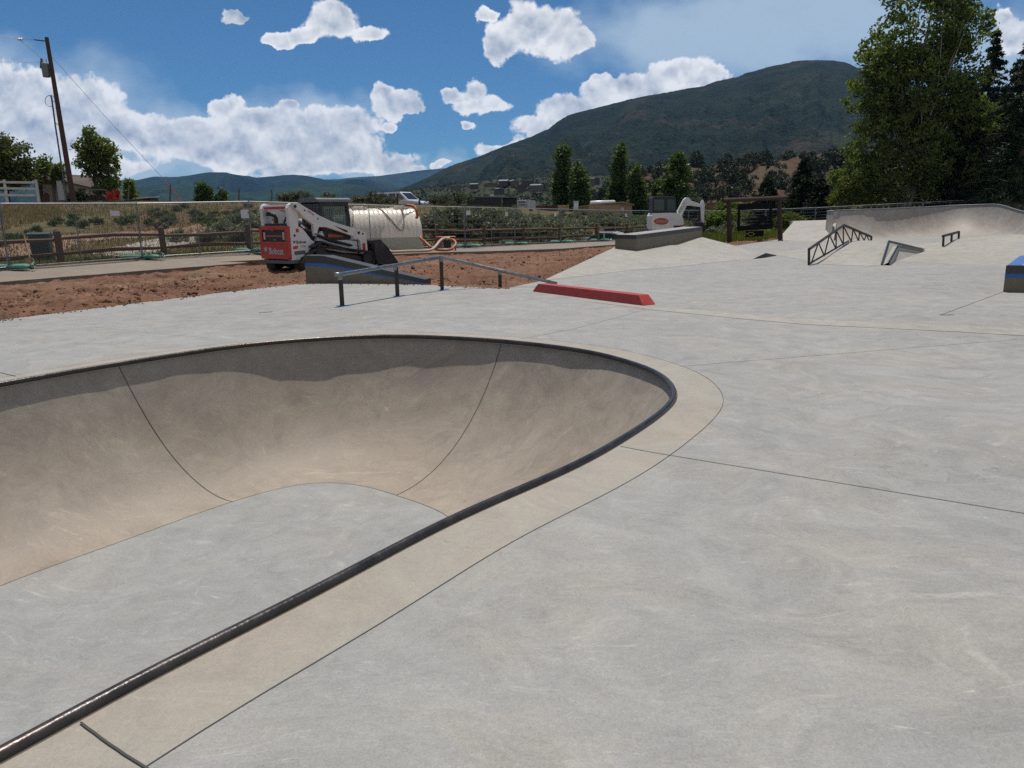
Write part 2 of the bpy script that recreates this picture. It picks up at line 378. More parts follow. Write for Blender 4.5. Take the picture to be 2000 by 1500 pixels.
# cumulus heaps, each a few ellipses (x, y, half width, half height, tilt)
CU = [(460, 20, 34, 16), (555, 76, 46, 22), (605, 62, 46, 26), (650, 38, 68, 54), (720, 62, 48, 26), (985, 85, 50, 46), (1060, 52, 98, 70), (1125, 72, 56, 44), (945, 40, 26, 18),
      (772, 210, 54, 30), (742, 192, 26, 24), (800, 220, 30, 14), (762, 245, 20, 10), (893, 190, 38, 18), (930, 180, 35, 31), (942, 211, 68, 26), (915, 252, 16, 10),
      # long bank at the left
      (20, 265, 230, 130), (20, 165, 150, 66), (140, 210, 130, 82), (90, 300, 160, 60), (235, 250, 90, 52), (330, 262, 110, 45), (445, 200, 42, 32), (500, 240, 120, 34), (600, 275, 150, 68), (420, 285, 160, 56), (650, 245, 110, 42), (130, 325, 220, 30), (640, 322, 190, 26), (380, 240, 60, 26),
      (690, 290, 80, 52), (770, 315, 72, 32), (560, 215, 30, 22), (690, 235, 36, 28), (820, 325, 30, 10),
      # heaps behind the mountain
      (1340, 138, 80, 40), (1395, 150, 50, 26), (1210, 185, 100, 44), (1110, 215, 80, 44), (1270, 172, 84, 40), (1075, 255, 88, 34), (985, 290, 74, 22), (1160, 165, 50, 24), (870, 318, 24, 9),
      (1990, 60, 60, 60), (1960, 15, 40, 24)]
Bf = blobs(CU, pw)
puff = t.vor(t.vm('ADD', uv, t.vm('SCALE', t.noise(uv, 20., 3, .6, col=True), scale=.05)), 16., 'F1', 3)
puff = t.math('SUBTRACT', 1., puff)
pn = t.noise(uv, 30., 8, .62)
hgt = t.math('ADD', t.math('MULTIPLY', Bf, 1.55), t.math('ADD', t.math('MULTIPLY', t.math('SUBTRACT', pn, .5), .75), t.math('ADD', t.math('MULTIPLY', t.math('SUBTRACT', t.noise(uv, 95., 5, .65), .5), .42), t.math('MULTIPLY', t.math('SUBTRACT', puff, .62), .42))))
cum = t.ss(hgt, -.03, .25)
# relief: billows are lit from above
up = t.vm('ADD', uv, (0.002, .013, 0))
r1 = t.math('SUBTRACT', t.noise(uv, 30., 5, .55), t.noise(up, 30., 5, .55))
puff2 = t.vor(t.vm('ADD', up, t.vm('SCALE', t.noise(up, 20., 3, .6, col=True), scale=.05)), 16., 'F1', 3)
rel = t.math('ADD', t.math('MULTIPLY', r1, 1.0), t.math('MULTIPLY', t.math('SUBTRACT', puff2, t.math('SUBTRACT', 1., puff)), .95))
core = t.ss(t.math('ADD', t.math('MULTIPLY', Bf, 1.5), t.math('MULTIPLY', t.math('SUBTRACT', t.noise(uv, 7., 3, .5), .5), .9)), .15, 1.05)
br = t.math('ADD', t.math('SUBTRACT', .97, t.math('MULTIPLY', core, .50)), rel, clamp=True)
ccol = t.mix(br, (.36, .42, .52), (.97, .97, .97))
# thin soft veils
VE = [(40, 190, 260, 120), (330, 260, 260, 80), (600, 240, 170, 50), (720, 330, 260, 24), (1400, 60, 360, 120), (1500, 90, 260, 90), (1650, 40, 300, 120), (1300, 70, 160, 60), (1970, 120, 140, 160), (240, 330, 330, 60)]
vf = blobs(VE, t.vm('ADD', uv, t.vm('SCALE', n0, scale=2.2)), .5)
veil = t.math('MULTIPLY', t.ss(t.math('ADD', vf, t.math('MULTIPLY', t.math('SUBTRACT', t.noise(t.map(uv, sc=(1, 2.2, 1)), 7., 7, .62), .5), .9)), -.2, .7), .80)
# unseen clouds added outside the picture, tinted warm to give neutral fill light
ov = t.n('ShaderNodeSeparateXYZ'); t.set(ov.inputs[0], gen)
zc = t.math('MAXIMUM', sx.outputs[2], .06)
c2 = t.n('ShaderNodeCombineXYZ'); t.set(c2.inputs[0], t.math('DIVIDE', sx.outputs[0], zc)); t.set(c2.inputs[1], t.math('DIVIDE', sx.outputs[1], zc))
oc = t.ss(t.noise(c2.outputs[0], 1.1, 5, .55), .47, .60)
oc = t.math('MULTIPLY', oc, t.math('SUBTRACT', 1., front))
# haze toward the horizon is the sky's own
skc = t.vm('SCALE', sky.outputs[0], scale=SKYS)
skc = t.vm('MULTIPLY', skc, (.52, .93, 1.22))
a = t.mix(t.math('MULTIPLY', veil, front), skc, (.50, .62, .73))
a = t.mix(t.math('MULTIPLY', cum, front), a, ccol)
a = t.mix(oc, a, (.80, .76, .70))
bg = t.n('ShaderNodeBackground'); t.set(bg.inputs[0], t.vm('SCALE', a, scale=1/SKYS)); bg.inputs[1].default_value = SKYS
wo = t.n('ShaderNodeOutputWorld'); t.nt.links.new(bg.outputs[0], wo.inputs[0])
w.cycles.sampling_method = 'MANUAL'; w.cycles.sample_map_resolution = 512
scene.view_settings.view_transform = 'Standard'; scene.view_settings.look = 'None'
scene.view_settings.exposure = 0; scene.view_settings.gamma = 1
scene.cycles.max_bounces = 6; scene.cycles.diffuse_bounces = 3; scene.cycles.glossy_bounces = 3; scene.cycles.transparent_max_bounces = 24; scene.cycles.transmission_bounces = 4; scene.cycles.volume_bounces = 1
scene.cycles.use_denoising = False
try: scene.cycles.denoiser = 'OPENIMAGEDENOISE'
except Exception: pass
scene.cycles.sample_clamp_indirect = 6
# ------------------------------------------------------------------ the bowl
cop_px = [(300,1322),(600,1170),(885,1020),(1100,925),(1200,872),(1290,812),(1320,775),(1300,740),(1240,712),(1130,685),(950,665),(740,658),(500,673),(230,712),(0,752)]
cop = [P(*c) for c in cop_px]
cop = [Vector((-1.58-.27, 2.05-.43, 0)), Vector((-1.58, 2.05, 0))] + cop
cop += [Vector(p) for p in [(-6.1, 6.3, 0), (-6.9, 4.4, 0), (-7.3, 2.2, 0), (-7.2, 0.0, 0), (-6.3, -1.6, 0), (-4.7, -2.1, 0), (-3.2, -1.1, 0), (-2.45, .35, 0)]]
flat_px = [(885,1020),(850,995),(780,970),(700,948),(600,945),(460,978),(200,1072),(0,1145)]
BD = 1.5
fl = [P(*c, -BD) for c in flat_px]
fl = [Vector((p.x, p.y, 0)) for p in fl]
def catmull(pts, n, closed=True):
    k = len(pts); out = []
    for i in range(k if closed else k-1):
        p0, p1, p2, p3 = pts[(i-1) % k], pts[i], pts[(i+1) % k], pts[(i+2) % k]
        for j in range(n):
            u = j/n; out.append(.5*((2*p1)+(-p0+p2)*u+(2*p0-5*p1+4*p2-p3)*u*u+(-p0+3*p1-3*p2+p3)*u**3))
    return out
def resample(pts, n):
    L = [0]
    for i in range(len(pts)): L.append(L[-1]+(pts[(i+1) % len(pts)]-pts[i]).length)
    out = []; T = L[-1]; j = 0
    for i in range(n):
        s = T*i/n
        while L[j+1] < s: j += 1
        a, b = pts[j], pts[(j+1) % len(pts)]; out.append(a.lerp(b, (s-L[j])/max(L[j+1]-L[j], 1e-6)))
    return out
NC = 280
C = resample(catmull(cop, 10), NC)
for _ in range(4): C = [(C[i-1]+C[i]*2+C[(i+1) % NC])/4 for i in range(NC)]
def normals(Cv):
    out = []
    for i in range(len(Cv)):
        tg = (Cv[(i+1) % len(Cv)]-Cv[i-1]).normalized(); out.append(Vector((tg.y, -tg.x, 0)))
    return out
NR = normals(C)                            # outward
area = sum(C[i].x*C[(i+1) % NC].y-C[(i+1) % NC].x*C[i].y for i in range(NC))
if area < 0: NR = [-n for n in NR]
# flat bottom: measured along the far side, offset from the coping elsewhere
F_near = [(-.62, 6.7), (-.75, 5.6), (-1.3, 4.6), (-1.9, 3.5), (-2.5, 2.5), (-3.3, 1.3), (-4.3, .3), (-5.2, -.1), (-5.75, .6), (-5.8, 2.4), (-5.5, 4.2)]
fl2 = [Vector((x, y, 0)) for x, y in F_near]
loop = fl[::-1] + [fl[0].lerp(fl2[0], .5)] + fl2     # far-left .. right .. near .. left
loop = catmull(loop, 8)
a2 = sum(loop[i].x*loop[(i+1) % len(loop)].y-loop[(i+1) % len(loop)].x*loop[i].y for i in range(len(loop)))
if (a2 < 0) != (area < 0): loop = loop[::-1]
FLs = resample(loop, NC)
# pair the curves by angle from the middle line
def nearest(c, n):
    best = None; bs = 1e9
    for q in FLs:
        d = (q-c); l = d.length
        s = l - .55*max(0, d.normalized().dot(-n))*l
        if s < bs: bs = s; best = q
    return best
Fp = [nearest(C[i], NR[i]) for i in range(NC)]
for _ in range(14): Fp = [(Fp[i-1]+Fp[i]*2+Fp[(i+1) % NC])/4 for i in range(NC)]
AMX = R(71)
AMV = [R(52)+R(17.0)*math.exp(-((c.x+1.7)/2.3)**2)*(1 if c.y > 8 else 0) for c in C]
for _ in range(12): AMV = [(AMV[i-1]+AMV[i]*2+AMV[(i+1) % NC])/4 for i in range(NC)]
def wallpt(i, tt, off=0.0):
    AMX = AMV[i % NC]; a = tt*AMX; hfrac = math.sin(a)/math.sin(AMX); z = -BD + (BD-.02)*(1-math.cos(a))/(1-math.cos(AMX))
    c = C[i]; f = Fp[i]; p = f.lerp(c, hfrac)
    wv = float(fbm(c.x*1.1+3, c.y*1.1+z*.8, 3, 5))
    k = .16*wv*math.sin(PI*min(tt, 1))*(.35+tt)
    n = NR[i]; p = p + n*(k-off*math.sin(a)); return (p.x, p.y, z + off*math.cos(a))
NV = 28
bowl = MB(); vs = [wallpt(i, (j/NV)) for i in range(NC) for j in range(NV+1)]
bowl.add(vs, [(i*(NV+1)+j, ((i+1) % NC)*(NV+1)+j, ((i+1) % NC)*(NV+1)+j+1, i*(NV+1)+j+1) for i in range(NC) for j in range(NV)])
ob = recalc(bowl.build('bowl_wall', MC['wall'], smooth=True)); tag(ob, kind='structure')
fb = MB(); n = NC; tri = tessellate_polygon([[Vector((p.x, p.y, 0)) for p in Fp]])
fb.add([(p.x, p.y, -BD+.004) for p in Fp], [tuple(x) for x in tri])
of = recalc(fb.build('bowl_floor', MC['floor'])); tag(of, kind='structure')
# coping pipe
cp = empty('bowl_coping', (0, 0, 0), 0, 'dark steel pipe coping running round the lip of the concrete bowl', 'coping')
mb = MB(); mb.tube([c+Vector((0, 0, .008)) - NR[i]*.012 for i, c in enumerate(C)], .028, 12, closed=True)
mb.build('pipe', M['cope'], cp, True)
mb = MB()
mb.add([v for i, c in enumerate(C) for v in ((c.x+NR[i].x*.018, c.y+NR[i].y*.018, .0045), (c.x+NR[i].x*.021, c.y+NR[i].y*.021, .0045))],
       [(2*i, 2*((i+1) % NC), 2*((i+1) % NC)+1, 2*i+1) for i in range(NC)])
mb.build('joint', M['joint'], cp)
# tan band round the bowl
BW = .41
OUT = [C[i]+NR[i]*BW for i in range(NC)]
band = MB()
vs = []
for i in range(NC):
    for k in range(4):
        q = (C[i]-NR[i]*.01).lerp(OUT[i], k/3); vs.append((q.x, q.y, 0.0))
band.add(vs, [(i*4+k, ((i+1) % NC)*4+k, ((i+1) % NC)*4+k+1, i*4+k+1) for i in range(NC) for k in range(3)])
# short lip under the pipe
band.add([v for i in range(NC) for v in ((C[i].x-NR[i].x*.01, C[i].y-NR[i].y*.01, 0), (C[i].x+NR[i].x*.0, C[i].y, -.05))], [(2*i, 2*((i+1) % NC), 2*((i+1) % NC)+1, 2*i+1) for i in range(NC)])
o = band.build('bowl_band', MC['band']); tag(o, kind='structure')
# ------------------------------------------------------------------ deck with a hole
edge = [(-17, -5), (-14.6, 3.0), (-11.6, 7.6), (-8.72, 13.08), (-7.34, 15.82), (-6.3, 17.9), (-5.4, 19.3), (-4.6, 19.5), (-2.07, 18.6), (-1.09, 17.86), (-.13, 17.2), (.81, 19.17), (2.4, 24.0), (4.25, 29.95), (6, 31.5), (8.0, 33.9), (10.72, 36.94), (15.03, 43.9), (18.2, 52), (24, 58), (60, 62), (62, -5)]
DE = [Vector((x, y, 0)) for x, y in edge]
tri = tessellate_polygon([DE, [p.copy() for p in reversed(OUT)]])
allv = DE + list(reversed(OUT))
dk = MB(); dk.add([(p.x, p.y, 0) for p in allv], [tuple(x) for x in tri])
ne = len(DE); dk.add([(p.x, p.y, 0) for p in DE]+[(p.x, p.y, -.2) for p in DE], [(i, (i+1) % ne, ne+(i+1) % ne, ne+i) for i in range(ne)])
deck = dk.build('concrete_deck', MC['deck']); tag(deck, kind='structure')
# joints sawn in the deck, and other thin dark lines
def ribbon(mb, pts, w, z=.003, taper=True):
    pts = [Vector((p[0], p[1], 0)) for p in pts]; vs = []; k = len(pts)
    for i, p in enumerate(pts):
        tg = (pts[min(i+1, k-1)]-pts[max(i-1, 0)]).normalized(); n = Vector((tg.y, -tg.x, 0)); ww = w[i] if hasattr(w, '__len__') else w
        vs += [(p.x+n.x*ww/2, p.y+n.y*ww/2, z), (p.x-n.x*ww/2, p.y-n.y*ww/2, z)]
    mb.add(vs, [(2*i, 2*i+1, 2*i+3, 2*i+2) for i in range(k-1)])
def pl(px): return [P(*c) for c in px]
def fine(pts, n=8, wob=.004):
    out = []
    for i in range(len(pts)-1):
        for j in range(n):
            q = pts[i].lerp(pts[i+1], j/n); out.append(q+Vector((random.uniform(-wob, wob), random.uniform(-wob, wob), 0)))
    return out+[pts[-1]]
jt = MB()
for px, wd in [([(1212,872),(1275,884),(2000,1003),(2300,1053)], .0065), ([(1327,716),(2000,662),(2200,646)], .006), ([(1018,662),(1120,643),(1260,605)], .006),
               ([(655,601),(778,580),(905,558)], .016), ([(0,728),(30,735)], .014), ([(115,632),(400,660)], .004), ([(1838,615),(1960,570)], .011),  # first here: thin dark line along the feet of the rail posts
               ([(505,611),(532,609)], .05), ([(1835,615.5),(1862,615)], .05), ([(1572,633),(1590,625)], .02), ([(1255,488+8),(1308,522)], .02)][:10]:
    ribbon(jt, fine(pl(px), 14, .002), wd)
ribbon(jt, fine(pl([(158,1413),(200,1445),(245,1475),(285,1502),(340,1540)]), 3, .0015), .008, .0062)
jt.add([v for i in range(NC) for v in ((OUT[i].x, OUT[i].y, .003), (OUT[i].x+NR[i].x*.0042, OUT[i].y+NR[i].y*.0042, .003))], [(2*i, 2*((i+1) % NC), 2*((i+1) % NC)+1, 2*i+1) for i in range(NC)])
tag(jt.build('deck_joint_line', M['joint']), kind='structure')
# tan strip crossing the deck
top = pl([(1140,585),(1280,600),(1440,612),(1540,623),(1700,629),(1840,635),(2000,641),(2300,650)])
bot = pl([(1140,588),(1280,606),(1440,622),(1575,634),(1760,643),(1880,649),(2000,656),(2300,668)])
st = MB(); st.add([(p.x, p.y, .004) for q in zip(top, bot) for p in q], [(2*i, 2*i+1, 2*i+3, 2*i+2) for i in range(len(top)-1)])
tag(st.build('deck_strip', MC['bank']), kind='structure')
# joints down the bowl wall
def wj(px):
    s = P(*px); i = min(range(NC), key=lambda k: (C[k]-Vector((s.x, s.y, 0))).length); return i
wj_m = MB()
def walljoint(i0, i1, w):
    # from the coping at index i0 to the flat edge at index i1
    vs = []
    n_ = 36
    for j in range(n_+1):
        tt = 1-j/n_; f = i0+(i1-i0)*(j/n_)
        a = int(math.floor(f)); fr = f-a
        p = Vector(wallpt(a % NC, tt, .004)).lerp(Vector(wallpt((a+1) % NC, tt, .004)), fr); q = Vector(wallpt((a+3) % NC, tt, .004)); d = (q-p).normalized()*w/2
        vs += [tuple(p-d), tuple(p+d)]
    wj_m.add(vs, [(2*i, 2*i+1, 2*i+3, 2*i+2) for i in range(n_)])
def fidx(px):
    s = P(*px, -BD); s.z = 0; return min(range(NC), key=lambda k: (Fp[k]-s).length)
walljoint(wj((240, 712)), fidx((460, 978)), .008)
walljoint(wj((983, 668)), fidx((770, 968)), .008)
ff = [(Fp[i]+NR[i]*0) for i in range(NC)]
wj_m.add([v for i in range(NC) for v in ((ff[i].x-NR[i].x*.0, ff[i].y-NR[i].y*.0, -BD+.0075), (ff[i].x-NR[i].x*.006, ff[i].y-NR[i].y*.006, -BD+.0075))], [(2*i, 2*((i+1) % NC), 2*((i+1) % NC)+1, 2*i+1) for i in range(NC)])
tag(wj_m.build('bowl_joint_line', M['joint']), kind='structure')
# ------------------------------------------------------------------ raised parts of the skate park
def poly_obj(name, verts, faces, mt, skirt=None, kind='structure'):
    mb = MB(); mb.add(verts, faces)
    if skirt:
        b = [verts[i] for i in skirt]; k = len(b)
        mb.add(list(b)+[(p[0], p[1], min(p[2], 0)-.3) for p in b], [(i, i+1, k+i+1, k+i) for i in range(k-1)])
    o = recalc(mb.build(name, mt)); 
    if kind: tag(o, kind=kind)
    return o
Z0 = .004
a_ = P(1060,548,Z0); b_ = P(1240,527,Z0); m_ = P(1308,522,Z0); c_ = P(1400,512,Z0); d_ = P(1475,505,Z0)
g_ = P(1210,478.5,.42); h_ = P(1242,490,.30); i_ = P(1271,473,.46); j_ = P(1355,461,.57); k_ = P(1375,464,.53); e_ = P(1437,480,Z0); n_ = P(1478,494,Z0)
vs = [a_, b_, m_, c_, d_, n_, e_, k_, j_, i_, h_, g_]
poly_obj('bank_hip', [tuple(v) for v in vs], [(0,1,2,10),(0,10,11),(2,3,10),(3,9,10),(3,4,9),(4,5,9),(5,7,8,9),(5,6,7)], MC['bank'], [0,11,10,9,8,7,6])
# far flat bank beside the quarter pipe
q0 = P(1517,470,Z0); q1 = P(1550,432.5,.95); q2 = P(1634,430,1.0); q3 = P(1628,471,Z0)
q1b = q1+Vector((.5, 2.0, 0)); q2b = q2+Vector((.5, 2.0, 0))
poly_obj('bank_flat', [tuple(v) for v in (q0, q1, q2, q3, q1b, q2b)], [(0,3,2,1),(1,2,5,4)], MC['bank'], [0,1,4,5])
# quarter pipe: profile swept along the toe line
toe = [P(1622,471,0), P(1700,466,0), P(1780,462.5,0), P(1860,461,0), P(1930,462,0), P(2000,466,0), P(2120,480,0), P(2300,505,0)]
toph = [1.50, 1.56, 1.62, 1.70, 1.72, 1.25, 1.1, 1.1]
toe_s = []; th_s = []
tc = catmull(toe, 6, False) + [toe[-1]]
for i in range(len(tc)):
    f = i/6; a = min(int(f), 6); fr = f-a; fr = fr*fr*(3-2*fr); th_s.append(toph[a]*(1-fr)+toph[a+1]*fr)
nq = len(tc); NQ = 16
def qdir(i):
    tg = (tc[min(i+1, nq-1)]-tc[max(i-1, 0)]).normalized(); f = float(sstep(.5, .95, i/(nq-1))); return (Vector((.40, .92, 0)).lerp(Vector((.53, .85, 0)), float(sstep(0, .3, i/(nq-1)))).lerp(Vector((-tg.y, tg.x, 0)), f*.35)).normalized()
def qpt(i, s):
    rad = 3.3; am = R(66); h = th_s[i]; zz = 1-math.cos(am*s); z = h*zz/(1-math.cos(am)); x = rad*math.sin(am*s)*h/2.0
    p = tc[i]+qdir(i)*x; return (p.x, p.y, z+Z0)
mb = MB(); mb.add([qpt(i, s/NQ) for i in range(nq) for s in range(NQ+1)], [(i*(NQ+1)+s, (i+1)*(NQ+1)+s, (i+1)*(NQ+1)+s+1, i*(NQ+1)+s+1) for i in range(nq-1) for s in range(NQ)])
tag(recalc(mb.build('quarter_pipe', MC['ramp'], smooth=True)), kind='structure')
mb = MB(); vs = []
for i in range(nq):
    p = Vector(qpt(i, 1)); q = p+qdir(i)*1.2; vs += [tuple(p), tuple(q), (q.x, q.y, -.3)]
mb.add(vs, [(3*i, 3*i+3, 3*i+4, 3*i+1) for i in range(nq-1)]+[(3*i+1, 3*i+4, 3*i+5, 3*i+2) for i in range(nq-1)])
side = [qpt(0, s/NQ) for s in range(NQ+1)]; q = Vector(qpt(0, 1))+qdir(0)*1.2; side += [(q.x, q.y, q.z), (q.x, q.y, 0)]
mb.add(side, [tuple(range(len(side)))])
tag(mb.build('quarter_pipe_platform', MC['bank']), kind='structure')
cq = empty('ramp_coping', tuple(qpt(0, 1)), 0, 'long thin steel coping along the top of the far curved quarter pipe', 'coping')
mb = MB(); mb.tube([Vector(qpt(i, 1))-Vector(qpt(0, 1))+Vector((0, 0, .01)) for i in range(nq)], .035, 8); mb.build('pipe', M['galvdull'], cq, True)
# ridge with the truss rail and the angled hubba
pk = P(1736,472,.52)
r0 = P(1601,516,Z0); r1 = P(1657,472,.52); r2 = P(1699,519.5,Z0); r3 = P(1722,518,Z0); r5 = P(1815,491,Z0); r4 = r1+Vector((2.6, 3.2, -.52+Z0)); r6 = pk+Vector((2.2, 3.0, -.52+Z0))
r7 = r1+Vector((-1.6, 2.8, -.52+Z0)); r8 = r1+Vector((.35, 1.0, 0)); r9 = pk+Vector((.35, 1.0, 0))
poly_obj('ridge_bank', [tuple(v) for v in (r0, r2, r3, pk, r1, r5, r9, r8, r6, r7)], [(0,1,4),(1,2,3,4),(2,5,3),(4,3,6,7),(3,5,6),(6,5,8),(7,6,8,9),(0,4,7,9)], MC['bank'])
# rolling mound on the right
mc_ = P(1930,482,.2); mc_ = Vector((mc_.x+.6, mc_.y, 0))
mcx, mcy = 19.2, 29.8
def mound(u, v):
    x = mcx-9.5+u*20; y = mcy-12+v*18
    rr = math.hypot((x-mcx)/(8.6 if x < mcx else 9.5), (y-mcy)/(11.2 if y < mcy else 5))
    h = .50*(1-float(sstep(0.0, .62, rr)))+.05*(1-float(sstep(.3, .98, rr)))
    return (x, y, h - .012 + .017*(1-float(sstep(.97, 1.0, rr))))
mb = MB(); mb.grid(mound, 64, 52); tag(mb.build('rolling_mound', MC['bank'], smooth=True), kind='structure')
# two-legged hubba ledge of concrete with steel edges, bending at the ridge
hub = empty('angled_ledge', tuple(pk), 0, 'low concrete ledge with two steel edges bending over the ridge beside the truss rail', 'ledge')
S1 = [r3+Vector((.0, .0, .015)), pk+Vector((0, 0, .015)), r5+Vector((.05, 0, .01))]
S2 = [P(1737,511.5,.10), pk+Vector((.20, -.24, -.14)), P(1811,492,.03)]
hubf = lambda vs, name, mt: recalc(MB().add([tuple(Vector(v)-pk) for v in vs], [(0,1,4,3),(1,2,5,4)]).build(name, mt, hub))
dn = Vector((0, 0, -.13)); dn1 = [Vector((0, 0, -.03)), dn, Vector((0, 0, -.02))]
hubf(S1+[S1[i]+dn1[i]+(S2[i]-S1[i])*.12 for i in range(3)], 'riser', MC['bank'])
hubf([S1[i]+dn1[i]+(S2[i]-S1[i])*.12 for i in range(3)]+S2, 'tread', MC['bank'])
hubf(S2+[Vector((S2[0].x+.02, S2[0].y, -.05)), Vector((S2[1].x+.06, S2[1].y-.03, -.05)), Vector((S2[2].x, S2[2].y-.03, -.05))], 'face', MC['bank'])
for SS in (S1, S2):
    mb = MB(); mb.tube([v-pk for v in SS], .034, 6); mb.build('steel_edge', M['steel'], hub)
# truss rail
tr = empty('truss_rail', tuple(P(1580,517.5,Z0)), 0, 'black steel grind rail with zigzag truss bars climbing the ridge at the back', 'grind rail')
o_ = P(1580,517.5,Z0); y0 = o_.y; yk = P(1648,473,.52).y
T0 = D(1580,487,y0); T1 = D(1648,439.5,yk); T2 = D(1702,462.5,yk+2.3)
B0 = o_; B1 = P(1657,472.3,.53); B2 = T2+Vector((0, 0, -(T2.z-.02)))
mb = MB(); mb.tube([T0-o_, T1-o_, T2-o_], .045, 6); mb.build('top_rail', M['post'], tr)
mb = MB(); mb.tube([B0-o_+Vector((0, 0, .03)), B1-o_+Vector((0, 0, .03))], .03, 6); mb.build('bottom_rail', M['post'], tr)
for a, b in ((T0, B0), (T2, Vector((T2.x, T2.y, T2.z-.55)))):
    mb = MB(); mb.tube([a-o_, b-o_], .04, 6); mb.build('end_post', M['post'], tr)
def onT(f):
    return T0.lerp(T1, f) if f <= 1 else T1.lerp(T2, f-1)
def onB(f):
    return B0.lerp(B1, f) if f <= 1 else B1.lerp(Vector((T2.x, T2.y, .48)), f-1)
zz = [(0.05, 0), (.25, 1), (.36, 0), (.56, 1), (.66, 0), (.76, 1), (.86, 0), (.98, 1), (1.12, 0), (1.32, 1), (1.43, 0), (1.55, 1), (1.68, 0), (1.8, 1), (1.9, 0)]
for i in range(len(zz)-1):
    a = onT(zz[i][0]) if zz[i][1] else onB(zz[i][0]); b = onT(zz[i+1][0]) if zz[i+1][1] else onB(zz[i+1][0])
    mb = MB(); mb.tube([a-o_, b-o_], .022, 5); mb.build('brace', M['post'], tr)
# low flat bar on the mound
lb = empty('flat_bar', tuple(P(1844,476,.30)), 0, 'short three legged steel bar standing on the crest of the far mound', 'grind rail')
l0 = P(1844,476,.30); L = [(1843,461,476), (1859,457,473), (1873,453,470)]
tops = []
for i, (u, vt, vb) in enumerate(L):
    b = D(u, vb, l0.y+i*.85); tp = D(u, vt, l0.y+i*.85); tops.append(tp); mb = MB(); mb.tube([b-l0-Vector((0, 0, .35)), tp-l0], .045, 6); mb.build('leg', M['post'], lb)
mb = MB(); mb.tube([tops[0]-l0-Vector((.08, .1, 0)), tops[2]-l0+Vector((.05, .1, 0))], .05, 6); mb.build('bar', M['post'], lb)
# small kicker wedge, its shadow side put into the dark colour
kk = P(1470,506,Z0); k1 = P(1496,494,.16); k2 = P(1518,499,Z0); k3 = kk+(k1-kk)*.9+Vector((.0, 1.6, 0)); k3.z = Z0
kw = empty('kicker_wedge', tuple(kk), 0, 'small dark triangular wedge rising from the deck near the middle of the park', 'wedge')
mb = MB(); v4 = [Vector((0, 0, 0)), k1-kk, k2-kk, k3-kk+Vector((.6, 0, 0)), Vector((k1.x-kk.x, k1.y-kk.y-.05, 0))]
mb.add([tuple(v) for v in v4], [(0,4,1),(4,2,1),(1,2,3),(0,1,3)]); recalc(mb.build('face', M['post'], kw))
# blue taped ledge at the right edge
bl = P(1959,570,Z0); lh = .56
bx = empty('taped_box', tuple(bl), 0, 'grey concrete grind box with blue tape on top at the right edge', 'grind box')
d1 = (P(2052,577,Z0)-bl); d1.z = 0; w_ = P(1990,545,0)-P(1959,570,0); w_ = Vector((1.15, 2.9, 0))
def hexa(mb, z0, z1, o=0.0):
    a = Vector((0, 0, 0)); e1 = Vector((1.1, -.35, 0)); e2 = Vector((2.15, 2.9, 0))
    pts = [a-Vector((o, o, 0)), e1+Vector((o, -o, 0)), e1+e2+Vector((o, o, 0)), e2+Vector((-o, o, 0))]
    mb.prism([(p.x, p.y) for p in pts], 'z', z0, z1)
mb = MB(); hexa(mb, 0, .27); recalc(mb.build('base', M['ledge'], bx))
mb = MB(); hexa(mb, .27, .345, .003); recalc(mb.build('tape_stripe', M['tape'], bx))
mb = MB(); hexa(mb, .345, .50, .001); recalc(mb.build('cap', M['cap'], bx)); mb = MB(); hexa(mb, .50, .503, -.008); recalc(mb.build('top_face', MC['deck'], bx))
for e_a, e_b in ((.02, .22),):
    mb = MB(); e1 = Vector((1.1, -.35, 0)); e2 = Vector((2.15, 2.9, 0)); mb.prism([tuple((e1*f+e2*g)[:2]) for f, g in ((e_a, .01), (e_b, .01), (e_b, .98), (e_a, .98))], 'z', .503, .507); recalc(mb.build('top_tape', M['tape'], bx))
# hubba on the hip
hl = empty('bank_ledge', tuple(h_), 0, 'long thick concrete ledge with dark cap crowning the pale bank in front of the excavator', 'ledge')
hA = h_; hB = P(1371,463.5,.53); hback = Vector((-.62, .85, 0))
def ledge_piece(z0a, z1a, z0b, z1b, name, mt, out=0.0):
    ax = (hB-hA).normalized()*out; sd_ = hback.normalized()*out
    vs = []
    for p, z0, z1 in ((hA-ax, z0a, z1a), (hB+ax, z0b, z1b)):
        for q in (p-sd_, p+hback+sd_): vs += [(q.x-hA.x, q.y-hA.y, z0-hA.z), (q.x-hA.x, q.y-hA.y, z1-hA.z)]
    mb = MB(); mb.add(vs, [(0,1,3,2),(4,6,7,5),(0,4,5,1),(2,3,7,6),(1,5,7,3),(0,2,6,4)]); return recalc(mb.build(name, mt, hl))
zA = D(1241,459,hA.y).z; zB = D(1371,443,hB.y).z; cA = D(1241,467,hA.y).z; cB = D(1371,450,hB.y).z
ledge_piece(-.3, cA, -.3, cB, 'body', M['ledge']); ledge_piece(cA, zA, cB, zB, 'cap', M['cap'], .004)
mb = MB(); ax = (hB-hA); q = [(.0, .02), (1, .02)]
ledge_piece(zA, zA+.004, zB, zB+.004, 'top_face', MC['deck'], -.05)
